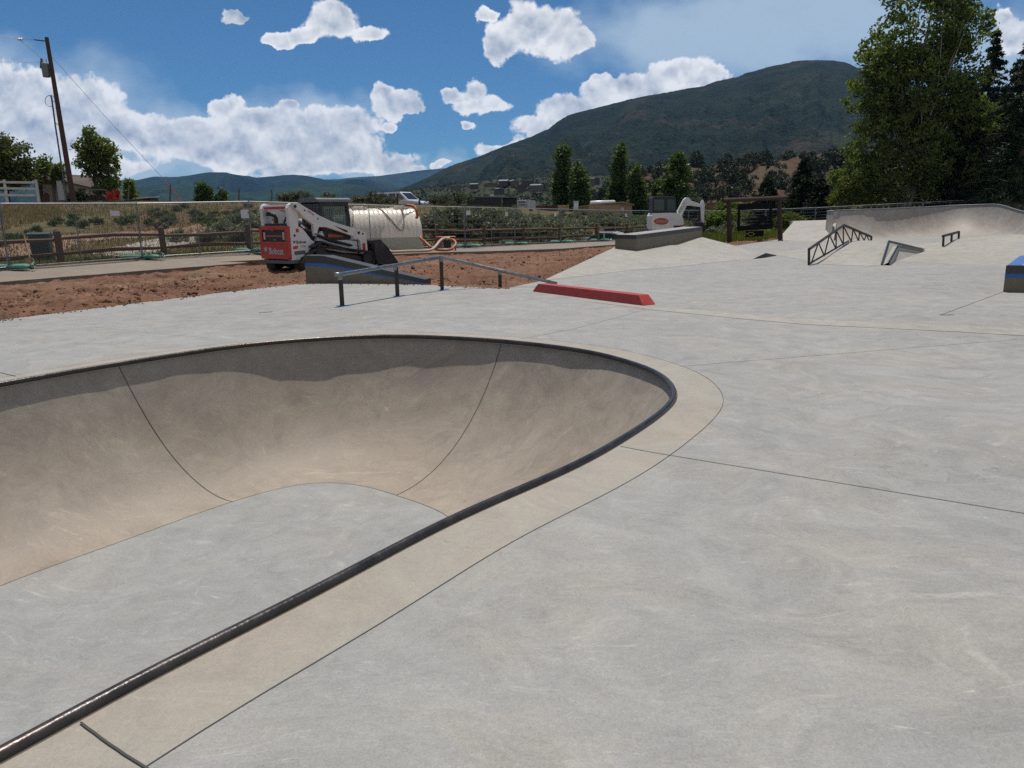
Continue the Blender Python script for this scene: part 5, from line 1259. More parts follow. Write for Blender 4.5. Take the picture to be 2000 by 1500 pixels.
for x in (-2.55, -.75):
    mb = MB(); mb.bb(x-.32, x+.32, TW/2-.28, TW/2+.28, TH_-.08, TH_+.05); mb.cyl((x, TW/2, TH_+.05), (x, TW/2, TH_+.10), .2, 20); recalc(mb.build('lid', M['tank'], wt, bevel=.02))
st_pts = []
for i in range(15):
    f = i/14; xx = -1.75+1.0*f; b = R(84)-R(70)*math.sin(PI*f)**.8; y = TW/2-(TW/2+.04)*math.cos(b); z = .62+(TH_-.62+.04)*math.sin(b); st_pts.append((xx-.0+.25*math.sin(PI*f), y, z))
o = MB().tube(st_pts, .022, 6).build('drain_hose', M['strap'], None, True); o.location = tO; o.rotation_euler = (0, 0, ta); tag(o, 'thin brown hose draped in a loop over the white water tank', 'hose')
# hoses and pump
pY = P(872, 490, .12)
def hose(pts, r, mt, label, name='hose', rel=None):
    c = catmull([Vector(p) for p in pts], 6, False)+[Vector(pts[-1])]; o0 = c[0].copy(); mb = MB(); mb.tube([q-o0 for q in c], r, 8); o = mb.build(name, M[mt], None, True); o.location = o0; tag(o, label, 'hose'); return o
hose([D(793,403,32.6), D(800,401,32.5), D(810,404,32.4), D(814,414,32.3), D(813,425,32.6)], .055, 'orangehose', 'short orange hose curling over the top right end of the water tank')
hose([D(824,462,31.9), D(832,474,31.6), D(845,485,31.4), D(862,488.5,31.8), D(880,487,32.2), D(890,478,32.6), D(888,471,32.8), D(880,468,32.9)], .055, 'orangehose', 'orange hose looping along the ground from the tank to the pump')
hose([D(762,490,29.4), D(800,490.5,29.8), D(838,489,30.6), D(850,482,31.3), D(858,472,32.2), D(866,466,32.8), D(872,467,32.9)], .055, 'beigehose', 'beige suction hose running from the pump toward the loader bucket')
pp = empty('water_pump', tuple(pY), R(8), 'small engine pump in a red tube frame beside the white tank', 'pump')
mb = MB()
fw2, fd, fh = .82, .55, .60
for y in (0, fd):
    mb.tube([(-fw2/2, y, 0), (-fw2/2, y, fh), (fw2/2, y, fh), (fw2/2, y, 0)], .022, 6); mb.tube([(-fw2/2, y, .05), (fw2/2, y, .05)], .022, 6)
for x in (-fw2/2, fw2/2):
    for z in (.05, fh): mb.tube([(x, 0, z), (x, fd, z)], .022, 6)
part(mb, 'frame', M['redpaint'], pp)
mb = MB(); mb.bb(-.1, .22, .12, .45, .12, .42); mb.cyl((0.05, .28, .42), (0.05, .28, .5), .12, 12); part(mb, 'engine', M['black'], pp, bevel=.02)
mb = MB(); mb.cyl((-.28, .1, .25), (-.28, .45, .25), .14, 14); part(mb, 'pump_housing', M['greyplastic'], pp)
mb = MB(); mb.bb(-.12, .2, .14, .42, .50, .57); part(mb, 'fuel_tank', M['redpaint'], pp, bevel=.02)
hose([P(548,508,.22), P(500,509,.20), P(420,513,.20), P(330,516,.21), P(250,519,.23), P(190,521,.24), P(120,526,.25), P(30,531,.26)], .05, 'brownhose', 'long brown hose lying along the far edge of the path', 'hose')
# ------------------------------------------------------------------ mini excavator
Y = 47.0; eo = D(1300, 459, Y); ex = empty('mini_excavator', tuple(eo), 0, 'white mini excavator with black cab and folded arm behind the thick ledge', 'excavator')
def L(u, v, dy=0.0): return D(u, v, Y+dy)-eo
def pprism(mb, pts, y0, y1):
    mb.prism([(lambda q: (q.x, q.z))(L(u, v)) for u, v in pts], 'y', y0, y1)
mb = MB(); pprism(mb, [(1268,449),(1268,422),(1271,416.5),(1305,415.5),(1318,416),(1326,420),(1329,428),(1329,445),(1306,447)], -.85, .85); part(mb, 'body', M['white'], ex, bevel=.04)
mb = MB(); pprism(mb, [(1269.5,416),(1269.5,387),(1272,384),(1302,383.8),(1313,385),(1315.5,390),(1315.5,416)], -.8, .35); cabx = part(mb, 'cab', M['black'], ex, bevel=.04)
mb = MB(); pprism(mb, [(1273,412),(1273,390.5),(1292,390),(1292,412)], -.812, -.80); part(mb, 'window', M['darkglass'], cabx)
mb = MB(); pprism(mb, [(1298,412),(1298,389.5),(1310,390),(1313,395),(1313,412)], -.812, -.80); part(mb, 'window', M['darkglass'], cabx)
mb = MB(); q = [L(1286+14*math.cos(a)*(1 if abs(math.cos(a)) < 9 else 1), 432+6.5*math.sin(a)) for a in np.linspace(0, 2*PI, 24, endpoint=False)]; mb.prism([(p.x, p.z) for p in q], 'y', -.866, -.85); part(mb, 'badge', M['orange'], ex)
q = L(1287, 432); text('lettering', 'Bobcat', .22, (q.x, -.87, q.z), (1, 0, 0), (0, 0, 1), M['palegrey'], ex, .003)
mb = MB(); pprism(mb, [(1310,446),(1310,440),(1322,440),(1322,446)], -.86, -.85); part(mb, 'grille', M['black'], ex)
mb = MB(); pprism(mb, [(1322,446),(1322,439),(1329,439),(1329,446)], -.862, -.85); part(mb, 'stripe', M['orange'], ex)
mb = MB(); pprism(mb, [(1322,413),(1334,390),(1339,385.5),(1345,386.5),(1349,392),(1369,399),(1368,404.5),(1345,401.5),(1340,402),(1331,421),(1325,418)], -.18, .12); part(mb, 'boom', M['white'], ex, bevel=.02)
mb = MB(); pprism(mb, [(1367,404),(1370,390),(1373,391),(1375.5,400),(1374,436),(1370.5,438),(1368,425)], -.14, .08); part(mb, 'arm', M['white'], ex, bevel=.02)
mb = MB(); a = L(1345, 386.5); b = L(1369, 391.5); mb.cyl((a.x, -.02, a.z), (b.x, -.02, b.z), .05, 8); part(mb, 'hydraulic_cylinder', M['black'], ex)
mb = MB(); a = L(1324, 416, 0); b = L(1337, 395, 0); mb.cyl((a.x, -.24, a.z), (b.x, -.24, b.z), .045, 8); part(mb, 'hydraulic_cylinder', M['chrome'], ex)
mb = MB(); a = L(1366.5, 402); b = L(1366, 430); mb.cyl((a.x, -.02, a.z), (b.x, -.02, b.z), .06, 8); part(mb, 'hydraulic_cylinder', M['black'], ex)
mb = MB(); pprism(mb, [(1354,434),(1371,434),(1376,442),(1374,452),(1366,455),(1358,446)], -.35, .3); part(mb, 'bucket', M['bucket'], ex, bevel=.02)
for y_ in (-.75, .4):
    mb = MB(); pts = hullpoly([(-.85, .22, .22), (.85, .22, .22)], 14); mb.prism(pts, 'y', y_, y_+.35); part(mb, 'track', M['rubber'], ex)
mb = MB(); mb.bb(-.6, .6, -.5, .5, .2, .5); part(mb, 'undercarriage', M['black'], ex)
# ------------------------------------------------------------------ hanging sign
Y = 41.5; so_ = D(1425, 472, Y); sg = empty('hanging_sign', tuple(so_), 0, 'large black sign board with cut out window hanging between two dark log posts', 'sign')
eo = so_
lp0 = L(1423.5, 391); lp1 = L(1425, 474)
mb = MB(); mb.tube([tuple(lp1), tuple(lp0)], [.14, .12], 10); part(mb, 'post', M['signwood'], sg)
a = L(1522, 388, .9); b = L(1524.5, 456, .9); mb = MB(); mb.tube([(b.x, b.y, b.z-.3), tuple(a)], [.14, .12], 10); part(mb, 'post', M['signwood'], sg)
a = L(1412, 391.5, -.1); b = L(1536, 386, 1.05); mb = MB(); mb.tube([tuple(a), tuple((a+b)/2), tuple(b)], [.12, .10, .12], 10); part(mb, 'beam', M['signwood'], sg)
def sgp(u, v): f = (u-1425)/100; return L(u, v, .9*f)
def slab(mb, pts, th=.03):
    P3 = [sgp(u, v) for u, v in pts]; n = len(P3); tri = tessellate_polygon([[Vector((u, -v, 0)) for u, v in pts]]); nv = Vector((-.12, -.99, 0))*th
    mb.add([tuple(p+nv) for p in P3]+[tuple(p-nv) for p in P3], [tuple(t_) for t_ in tri]+[tuple(i+n for i in t_[::-1]) for t_ in tri]+[(i, (i+1) % n, n+(i+1) % n, n+i) for i in range(n)])
mb = MB()
slab(mb, [(1440.5,398.5),(1508,395.5),(1508,407.5),(1440.5,411)]); slab(mb, [(1440.5,411),(1445.5,410.8),(1445.5,441.3),(1439.5,450)]); slab(mb, [(1502.5,408),(1508,407.5),(1508,447),(1502.5,437.5)]); slab(mb, [(1445.5,441.3),(1502.5,437.5),(1508,447),(1439.5,451)])
part(mb, 'board', M['pcbg'], sg)
mb = MB()
slab(mb, [(1473,440),(1475,434),(1481,432),(1481,424),(1484,422),(1492,423),(1497,421),(1499,425),(1497,431),(1495.5,438),(1494,438),(1493.5,431),(1486,431),(1485,439)])
part(mb, 'animal_cutout', M['pcbg'], sg)
mb = MB(); slab(mb, [(1456,451.5),(1491.5,450),(1491.5,461),(1456,463.5)]); part(mb, 'lower_board', M['pcbg'], sg)
q = [sgp(1465.5+5.5*math.cos(a)+1.4*math.cos(2*a), 457.3+3.4*math.sin(a))+Vector((0, -.05, 0)) for a in np.linspace(0, 2*PI, 20, endpoint=False)]
mb = MB(); mb.tube([tuple(p) for p in q], .025, 5, closed=True); a = sgp(1460.5, 457)+Vector((0, -.05, 0)); mb.tube([tuple(a+Vector((-.02, 0, .04))), tuple(a+Vector((-.16, 0, -.08)))], .02, 5); mb.tube([tuple(a), tuple(a+Vector((-.16, 0, .08)))], .02, 5); part(mb, 'emblem', M['strap'], sg)
for u in (1450, 1498):
    a = sgp(u, 391); b = sgp(u, 398); mb = MB(); mb.tube([tuple(a), tuple(b)], .012, 5); part(mb, 'chain', M['black'], sg)
    a = sgp(u*.5+737, 450); b = sgp(u*.5+737, 452); mb = MB(); mb.tube([tuple(a), tuple(b)], .012, 5); part(mb, 'chain', M['black'], sg)
# ------------------------------------------------------------------ temporary fence of panels
def seg3(mb, a, b, r=.0016):
    d = (Vector(b)-Vector(a)).normalized(); p = Vector((0, 1, 0)); q = d.cross(p).normalized(); vs = []
    for c in (a, b):
        for an in (0, 2.094, 4.189): vs.append(tuple(Vector(c)+p*(r*math.cos(an))+q*(r*math.sin(an))))
    mb.add(vs, [(0,1,4,3),(1,2,5,4),(2,0,3,5)])
def meshes(Lp, H, kind):
    mb = MB()
    if kind == 'diamond':
        s = .075; k = -H
        while k < Lp:
            x0, z0 = (k, 0) if k >= 0 else (0, -k); x1, z1 = (k+H, H) if k+H <= Lp else (Lp, Lp-k)
            seg3(mb, (x0, 0, z0), (x1, 0, z1), .0028); seg3(mb, (Lp-x0, 0, z0), (Lp-x1, 0, z1), .0028); k += s
    else:
        for i in range(8): seg3(mb, (0, 0, .12+H*i/8), (Lp, 0, .12+H*i/8), .010)
        x = .15
        while x < Lp: seg3(mb, (x, 0, 0), (x, 0, H), .0016); x += .15
    return mb
cache = {}
def panel(p, q, kind, label, tagc=None, H=1.83):
    dv = q-p; Lp = math.hypot(dv.x, dv.y); an = math.atan2(dv.y, dv.x); root = empty('fence_panel', tuple(p), an, label, 'fence panel', 'temporary fence panels along the path')
    sl_ = dv.z/Lp
    def zz(x, z): return (x, 0, z+sl_*x)
    mb = MB(); r = .022
    mb.tube([zz(.03, .08), zz(.03, H), zz(Lp-.03, H), zz(Lp-.03, .08)], r, 6, closed=True); mb.build('frame', M['galv'], root)
    mb = MB(); mb.tube([zz(Lp/2, .08), zz(Lp/2, H)], .016, 6); mb.build('mid_post', M['galvdull'], root)
    mm = meshes(Lp-.06, H-.1, kind); mm.v = [(v[0]+.03, v[1], v[2]+.09+sl_*v[0]) for v in mm.v]; mm.build('wire_mesh', M['galvdull'], root)
    mb = MB(); mb.tube([(0, .03, -.05), (0, .03, H-.12)], .024, 6); mb.bb(-.06, .06, -.05, .08, H-.42, H-.36); mb.bb(-.4, .4, -.02, .08, .0, .03); mb.build('stand', M['galvdull'], root)
    if tagc: mb = MB(); x, z, w_, h_ = tagc; mb.bb(x-w_/2, x+w_/2, -.03, -.024, z-h_/2, z+h_/2); mb.build('name_plate', M['tag'], root)
    return root
bu = [(-640,None),(-280,None),(4,None),(270,None),(488,None),(650,None),(788,None),(908,None),(1006,None),(1095,None),(1170,None),(1232,None),(1290,None),(1345,None),(1400,None),(1495,None),(1592,None),(1700,None),(1800,None),(1905,None),(2010,None),(2120,None)]
def fpt(u):
    a = ray(u, 430); a = a[0]/a[1]; y = float(np.interp(a, fa, fy)); x = a*y
    if u > 1380:
        tv = np.interp(u, [1380, 1440, 1560, 1600, 1740, 2000, 2120], [412, 410.5, 408, 405, 398, 385.5, 379]); return Vector((x, y, D(u, tv, y).z-1.83))
    return Vector((x, y, float(np.interp(a, fa, fz))))
labs = ['chain link panel farthest left, cut by the picture edge', 'chain link panel at the left edge holding the leaning shovel', 'chain link panel in front of the green bin, with white tag', 'chain link panel between the bin and the loader, two wood posts behind', 'chain link panel partly hidden behind the rear of the loader', 'chain link panel hidden behind the loader cab and tank', 'wire fence panel at the right end of the tank, behind the pump', 'wire fence panel just right of the pump', 'wire fence panel in front of the grey green sagebrush, third from the tank', 'wire fence panel left of the white car, fourth from the tank', 'wire fence panel in front of the white car', 'wire fence panel between the white car and the excavator', 'wire fence panel behind the excavator cab', 'wire fence panel behind the folded excavator arm', 'wire fence panel behind the hanging sign', 'wire fence panel just right of the hanging sign', 'wire fence panel at the left end of the quarter pipe', 'wire fence panel behind the left part of the quarter pipe', 'wire fence panel behind the middle of the quarter pipe', 'wire fence panel behind the highest hump of the quarter pipe', 'wire fence panel at the right edge beyond the parked cars']
pts_ = [fpt(u) for u, _ in bu]
for i in range(len(pts_)-1):
    u = bu[i][0]; kind = 'diamond' if u < 700 else 'wire'
    tg_ = {2: (3.6, 1.55, .35, .16), 3: (3.7, 1.45, .3, .3), 7: (3.5, 1.5, .22, .2), 8: (3.6, 1.5, .22, .2), 6: (3.6, 1.5, .25, .2), 10: (3.0, 1.5, .25, .2), 13: (2.6, 1.45, .45, .25)}.get(i)
    if i in (13,) or (pts_[i+1]-pts_[i]).length < .5: pass
    panel(pts_[i], pts_[i+1], kind, labs[i], tg_)
# sandbags on the stands
bl_ = {4: 'at the foot of the leftmost fence stand', 270: 'at the fence stand between bin and loader', 488: 'at the fence stand just left of the loader', 908: 'at the first fence stand right of the pump', 1006: 'at the second fence stand right of the pump', 1095: 'at the fence stand left of the white car', 1170: 'at the fence stand in front of the white car'}
for k, (u, lab) in enumerate(bl_.items()):
    p = fpt(u); rs = np.random.default_rng(200+k)
    for j, off in enumerate((-.38, .34)):
        mb = MB(); sx_ = rs.uniform(.9, 1.2)
        def bag(a, b):
            th = 2*PI*a; ph = PI*b; r = math.sin(ph)**.55; n = .9+.25*float(fbm(math.cos(th)*2+k*3+j, math.sin(th)*2+b*3, 3, 4))
            return (.33*sx_*r*math.cos(th)*n, .19*r*math.sin(th)*n, .07+.09*math.cos(ph)*n*(1 if math.cos(ph) > 0 else .75))
        mb.grid(bag, 22, 10)
        for q in range(5): mb.tube([(.30*sx_, 0, .09), (.36*sx_+.05*rs.random(), rs.normal()*.06, .12+.05*rs.normal()), (.44*sx_, rs.normal()*.09, .06+.06*rs.random())], [.03, .02, .006], 4)
        o = mb.build('sandbag', M['bag'], None, True); o.location = p+Vector((off, -.08*j, .02)); o.rotation_euler = (0, 0, rs.uniform(-.3, .3)+PI*(1-j)); tag(o, ('left' if j == 0 else 'right')+' of two green sandbags '+lab, 'sandbag', 'green sandbags on fence stands')
# ------------------------------------------------------------------ wooden post and rail fence behind it
wf = empty('post_and_rail_fence', tuple(fpt(-280)), 0, 'brown wooden post and two rail fence running behind the chain link panels', 'fence')
w0 = fpt(-280); wu = [-280, -100, 108, 313, 483, 620, 745, 852, 944, 1022, 1093, 1165, 1224, 1280, 1330, 1375]
wp = []
for u in wu:
    a = ray(u, 430); a = a[0]/a[1]; y = float(np.interp(a, fa, fy))+1.0; wp.append(Vector((a*y, y, float(np.interp(a, fa, fz))-.10)))
for i, p in enumerate(wp):
    rs = np.random.default_rng(300+i); r_ = .115 if i < 7 else .10
    mb = MB(); mb.tube([p-w0+Vector((0, 0, -.2)), p-w0+Vector((0, 0, .6)), p-w0+Vector((rs.normal()*.02, rs.normal()*.02, 1.10)), p-w0+Vector((rs.normal()*.02, 0, 1.15))], [r_, r_*.95, r_*.9, r_*.6], 8); mb.build('post', M['wood'], wf)
    if i < len(wp)-1:
        for z in (.42, .86):
            q = wp[i+1]; a = p-w0+Vector((0, -.02, z+rs.normal()*.02)); b = q-w0+Vector((0, -.02, z+rs.normal()*.02)); c = (a+b)/2+Vector((0, 0, rs.normal()*.025)); mb = MB(); mb.tube([a, (a+c)/2, c, (b+c)/2, b], [.045, .06, .065, .06, .045], 6); mb.build('rail', M['wood'], wf)
# gutter, gravel track
mb = MB(); vs = []
for a in np.linspace(-1.2, -.13, 80):
    y = float(fence_y(a)); 
    for k in (1.5, 2.6): yy = y+k; vs.append((a*yy, yy, tz(a*yy, yy)+.02))
mb.add(vs, [(2*i, 2*i+2, 2*i+3, 2*i+1) for i in range(79)]); tag(mb.build('gutter', MC['deck']), kind='structure')
ctr = [TG(*c) for c in [(262,489),(300,480),(350,468),(420,457),(480,447),(530,439),(600,431),(690,425)]]
cc_ = catmull(ctr, 8, False); mb = MB(); vs = []; n = len(cc_)
for i in range(n):
    tg_ = (cc_[min(i+1, n-1)]-cc_[max(i-1, 0)]); tg_.z = 0; tg_.normalize(); nn = Vector((tg_.y, -tg_.x, 0))
    for k in range(9):
        o_ = (k/8-.5)*(2.6+.9*float(fbm(i*.2, 0, 2, 6))); q = cc_[i]+nn*o_; vs.append((q.x, q.y, tz(q.x, q.y)+.05-.06*(abs(k-4) == 4)))
mb.add(vs, [(i*9+k, (i+1)*9+k, (i+1)*9+k+1, i*9+k+1) for i in range(n-1) for k in range(8)]); tag(mb.build('gravel_track', M['gravel']), kind='structure')
# a band of bare pinkish soil on the bank
ctr = [TG(*c) for c in [(-60,505),(40,487),(110,470),(200,460),(280,458),(380,451),(460,440),(520,430)]]
cc_ = catmull(ctr, 8, False); mb = MB(); vs = []; n = len(cc_)
for i in range(n):
    tg_ = (cc_[min(i+1, n-1)]-cc_[max(i-1, 0)]); tg_.z = 0; tg_.normalize(); nn = Vector((tg_.y, -tg_.x, 0))
    for k in range(9):
        o_ = (k/8-.5)*(3.4+3.5*float(fbm(i*.25, 3, 2, 16))); q = cc_[i]+nn*o_; vs.append((q.x, q.y, tz(q.x, q.y)+.03-.06*(abs(k-4) == 4)))
mb.add(vs, [(i*9+k, (i+1)*9+k, (i+1)*9+k+1, i*9+k+1) for i in range(n-1) for k in range(8)]); tag(mb.build('bare_soil', M['reddry']), kind='structure')
# ------------------------------------------------------------------ bin and shovel
bY = TG(86, 512, 24); bn = empty('trash_bin', tuple(bY), R(20), 'dark green wheeled trash bin behind the wooden fence at the left', 'bin')
mb = MB(); vs = []
for z, wx, wy in ((.06, .25, .25), (.88, .31, .33)): vs += [(-wx, -wy, z), (wx, -wy, z), (wx, wy, z), (-wx, wy, z)]
mb.add(vs, [(0,1,2,3),(4,5,6,7),(0,1,5,4),(1,2,6,5),(2,3,7,6),(3,0,4,7)]); part(mb, 'body', M['bin'], bn, bevel=.02)
mb = MB(); mb.prism([(-.37, .885), (.36, .885), (.36, .93), (-.2, 1.0), (-.37, .95)], 'x', -.34, .34); part(mb, 'lid', M['bin'], bn, bevel=.015)
for s in (-1, 1): mb = MB(); mb.cyl((s*.25, .25, .1), (s*.31, .25, .1), .1, 14); part(mb, 'wheel', M['rubber'], bn)
s0 = fpt(30)+Vector((.15, -.30, 0)); s1 = D(39.5, 431, s0.y+.42); s0 = D(63, 522, s0.y)
sh = empty('shovel', tuple(s0), 0, 'shovel with wooden handle leaning against the leftmost fence panel', 'shovel')
ax = (s1-s0); mb = MB(); mb.tube([ax*.18, ax*.93], .017, 8); part(mb, 'handle', M['ply'], sh)
mb = MB(); mb.tube([ax*.93, ax], .021, 8); part(mb, 'grip', M['black'], sh)
mb = MB(); n_x = Vector((1, 0, 0)); e = ax.normalized(); bp2 = [(-.12, .27), (-.02, .30), (.02, .30), (.12, .27), (.125, .08), (.06, -.04), (0, -.07), (-.06, -.04), (-.125, .08)]
mb.add([tuple(n_x*a+e*b+Vector((0, -.04-.02*abs(a)*8, 0))) for a, b in bp2]+[tuple(n_x*a+e*b+Vector((0, -.03, 0))) for a, b in bp2], [tuple(range(9)), tuple(range(17, 8, -1))]+[(i, (i+1) % 9, 9+(i+1) % 9, 9+i) for i in range(9)]); part(mb, 'blade', M['strap'], sh)
# ------------------------------------------------------------------ utility pole
Y = 62.0; eo = gb(144, Y); eo.z = tz(eo.x, eo.y); up0 = eo.copy()
ut = empty('utility_pole', tuple(eo), 0, 'leaning brown wooden utility pole with transformer on the ridge at the left', 'utility pole')
base = L(144.5, 398); base.z = -.4; topq = L(91, 73)
mb = MB(); mb.tube([tuple(base), tuple(base.lerp(topq, .5)), tuple(topq)], [.21, .175, .135], 12); part(mb, 'pole', M['polewood'], ut)
def onp(v): 
    f = (398-v)/(398-73); return base.lerp(topq, f)
mb = MB(); a = onp(80); mb.tube([tuple(a), tuple(L(67, 77.5))], .045, 6); part(mb, 'crossarm', M['black'], ut)
mb = MB(); mb.tube([tuple(L(67, 77.5)), tuple(L(44, 75.5))], .018, 5); part(mb, 'insulator_rod', M['galvdull'], ut)
for u in (37.5, 42.0): q = L(u, 76.5); mb = MB(); mb.lathe([(0, -.10), (.12, -.06), (.13, 0), (.06, .07), (0, .12)], tuple(q), 10); part(mb, 'insulator', M['tag'], ut)
q = L(89.5, 137); mb = MB(); mb.lathe([(0, -.50), (.24, -.50), (.27, -.44), (.27, .40), (.24, .48), (.1, .54), (0, .54)], tuple(q), 18); tfm = part(mb, 'transformer', M['galvdull'], ut)
for s in (-.12, .12): mb = MB(); mb.cyl((q.x+s, q.y, q.z+.5), (q.x+s, q.y, q.z+.78), .045, 8, .03); part(mb, 'bushing', M['palegrey'], tfm)
mb = MB(); a = onp(137); mb.bb(min(q.x, a.x), max(q.x, a.x), q.y-.05, q.y+.05, q.z-.05, q.z+.05); part(mb, 'bracket', M['black'], tfm)
mb = MB(); mb.cyl(tuple(L(79.5, 133)), tuple(L(81, 114)), .07, 8); mb.cyl(tuple(L(79.5, 133)), tuple(onp(130)), .03, 6); part(mb, 'fuse_cutout', M['greyplastic'], ut)
mb = MB(); mb.tube([tuple(L(41, 80)), tuple(L(60, 96)), tuple(L(80, 113))], .015, 5); part(mb, 'jumper_wire', M['black'], ut)
mb = MB(); mb.tube([tuple(L(99, 186)), tuple(L(101, 192)), tuple(L(108, 245)), tuple(L(118, 310)), tuple(L(126, 362)), tuple(L(131, 398))], .06, 8); part(mb, 'conduit', M['greyplastic'], ut)
for v in (195, 239, 331): a = onp(v); b = L(100+(v-192)*.152, v); mb = MB(); mb.tube([tuple(a), tuple(b)], .03, 5); part(mb, 'conduit_bracket', M['black'], ut)
mb = MB(); mb.tube([tuple(L(98+10*math.cos(a), 197+11*math.sin(a))) for a in np.linspace(1.2, 5.6, 14)], .02, 5); part(mb, 'wire_loop', M['black'], ut)
g0 = onp(103)+eo; g1 = D(334, 371, 62.0); g2 = D(341, 382, 62.0)
def wire(name, pts, r, mt, lab):
    o0 = Vector(pts[0]); mb = MB(); mb.tube([Vector(p)-o0 for p in pts], r, 4); o = mb.build(name, M[mt]); o.location = o0; tag(o, lab, 'wire'); return o
gw = empty('guy_wire', tuple(g0), 0, 'thin guy wire from the pole top down to the ridge with red lower guard', 'guy wire')
mb = MB(); mb.tube([(0, 0, 0), tuple(g0.lerp(g1, .5)-g0), tuple(D(322, 352, 62)-g0)], .014, 4); part(mb, 'cable', M['greyplastic'], gw)
mb = MB(); mb.tube([tuple(D(322, 352, 62)-g0), tuple(D(362, 400, 62)-g0)], .028, 5); part(mb, 'guard', M['redtape'], gw)
wire('power_line', [D(36, 76, 62), D(-120, 52, 58), D(-420, 20, 52)], .014, 'greyplastic', 'upper power line leaving the pole top insulators to the left')
wire('power_line', [D(80, 122, 62), D(-60, 119, 58), D(-400, 112, 52)], .012, 'greyplastic', 'lower power line leaving the transformer to the left')
# ------------------------------------------------------------------ white plank fence, shed, things on the ridge
Y = 62; eo = gb(70, Y); pf = empty('plank_fence', tuple(eo), 0, 'white three rail plank fence at the top left of the bank', 'fence')
us = [-170, -110, -52, 8, 70]
for u in us: a = L(u, 352); mb = MB(); mb.box((a.x, a.y, a.z-1.0), (.16, .12, 2.1)); part(mb, 'post', M['whitewood'], pf)
for v in (356, 368, 381):
    for i in range(len(us)-1): a = L(us[i], v); b = L(us[i+1], v+(.5 if i % 2 else -.5)); mb = MB(); c = (a+b)/2; mb.box((c.x, c.y-.08, c.z), ((b-a).length, .04, .17), 0, -math.atan2(b.z-a.z, b.x-a.x)); part(mb, 'rail', M['whitewood'], pf)
Y = 80; eo = gb(105, Y); eo.z -= .3; hs = empty('shed', tuple(eo), 0, 'small tan shed with brown gable and low pitched roof behind the leaning pole', 'shed')
A = {k: L(*v) for k, v in dict(le=(81.5,352), ap=(95.5,341), re=(130,355), s2=(184,377)).items()}
zb_ = L(100, 398).z
dep = Vector((1.2, 5.0, 0))
g_ = [A['le'], A['ap'], A['re']]; mb = MB(); f = [(p.x, 0, p.z) for p in g_]; b2 = [(p.x+.8, 7.0, p.z) for p in g_]
mb.add([(g_[0].x, 0, zb_), f[0], (g_[1].x, 0, f[0][2]+.02), f[2], (g_[2].x, 0, zb_)], [(0,1,2,3,4)]); e2 = (A['s2'].x, 5.2, A['s2'].z)
mb.add([(g_[2].x, 0, zb_), f[2], e2, (e2[0], e2[1], zb_)], [(0,1,2,3)]); mb.add([(g_[0].x, 0, zb_), f[0], b2[0], (b2[0][0], 7, zb_), (e2[0], e2[1], zb_)], [(0,1,2,3)]); mb.build('wall', M['stucco'], hs)
mb = MB(); mb.prism([(g_[0].x, g_[0].z), (g_[1].x, g_[1].z), (g_[2].x, g_[2].z), (g_[2].x, g_[2].z-.35), (g_[0].x, g_[0].z-.35)], 'y', -.04, .02); part(mb, 'gable', M['brownwall'], hs)
mb = MB(); o_ = .12
def sheet(a, b, c, d, t_=.10): n = len(mb.v); mb.add([a, b, c, d, tuple(Vector(a)-Vector((0, 0, t_))), tuple(Vector(b)-Vector((0, 0, t_))), tuple(Vector(c)-Vector((0, 0, t_))), tuple(Vector(d)-Vector((0, 0, t_)))], [(0,1,2,3),(7,6,5,4),(0,1,5,4),(1,2,6,5),(2,3,7,6),(3,0,4,7)])
sheet((f[0][0]-.25, -.3, f[0][2]-.08), (f[1][0], -.3, f[1][2]+.1), (b2[1][0], 7, b2[1][2]+.1), (b2[0][0]-.2, 7, b2[0][2]-.08)); sheet((f[1][0], -.3, f[1][2]+.1), (f[2][0]+.12, -.3, f[2][2]+.03), (e2[0]+.2, e2[1], e2[2]+.03), (b2[1][0]+2, 7, b2[1][2]+.1)); part(mb, 'roof', M['roof'], hs)
q = L(97.5, 348); mb = MB(); mb.box((q.x, -.1, q.z), (.25, .12, .35)); part(mb, 'vent', M['whitewood'], hs)
q = L(121, 372); mb = MB(); mb.box((q.x, -.25, q.z), (.4, .4, 1.9)); part(mb, 'meter_box', M['palegrey'], hs)
q = L(88, 385); mb = MB(); mb.prism([(L(84,398).x, L(84,398).z), (L(84,380).x, L(84,380).z), (L(88,376).x, L(88,376).z), (L(94,377).x, L(94,377).z), (L(97,383).x, L(97,383).z), (L(97,398).x, L(97,398).z)], 'y', -.03, -.001); part(mb, 'door', M['brownwall'], hs)
# ridge fence posts
for k, (u, vt, lab) in enumerate([(252,363,'below the sapling'), (333,361,'where the guy wire lands'), (467,369,'above the first panel joint left of the loader'), (530,370,'directly above the rear of the loader'), (588,373,'just left of the loader cab'), (643,377,'above the loader cab roof'), (723,376,'at the yellow trailer behind the tank'), (776,379,'in front of the white truck side'), (820,384,'in front of the white truck nose')]):
    Yp = 61.5; b0 = gb(u+1, Yp); tp_ = D(u, vt, Yp); rs = np.random.default_rng(k); o = MB().tube([(0, 0, -.2), ((tp_.x-b0.x)*.5+rs.normal()*.03, 0, (tp_.z-b0.z)*.5), (tp_.x-b0.x, 0, tp_.z-b0.z)], [.075, .07, .06], 7).build('ridge_post', M['bark'] if k < 6 else M['post']); o.location = b0; tag(o, 'dark bare fence post on the ridge '+lab, 'fence post', 'dark posts along the ridge')
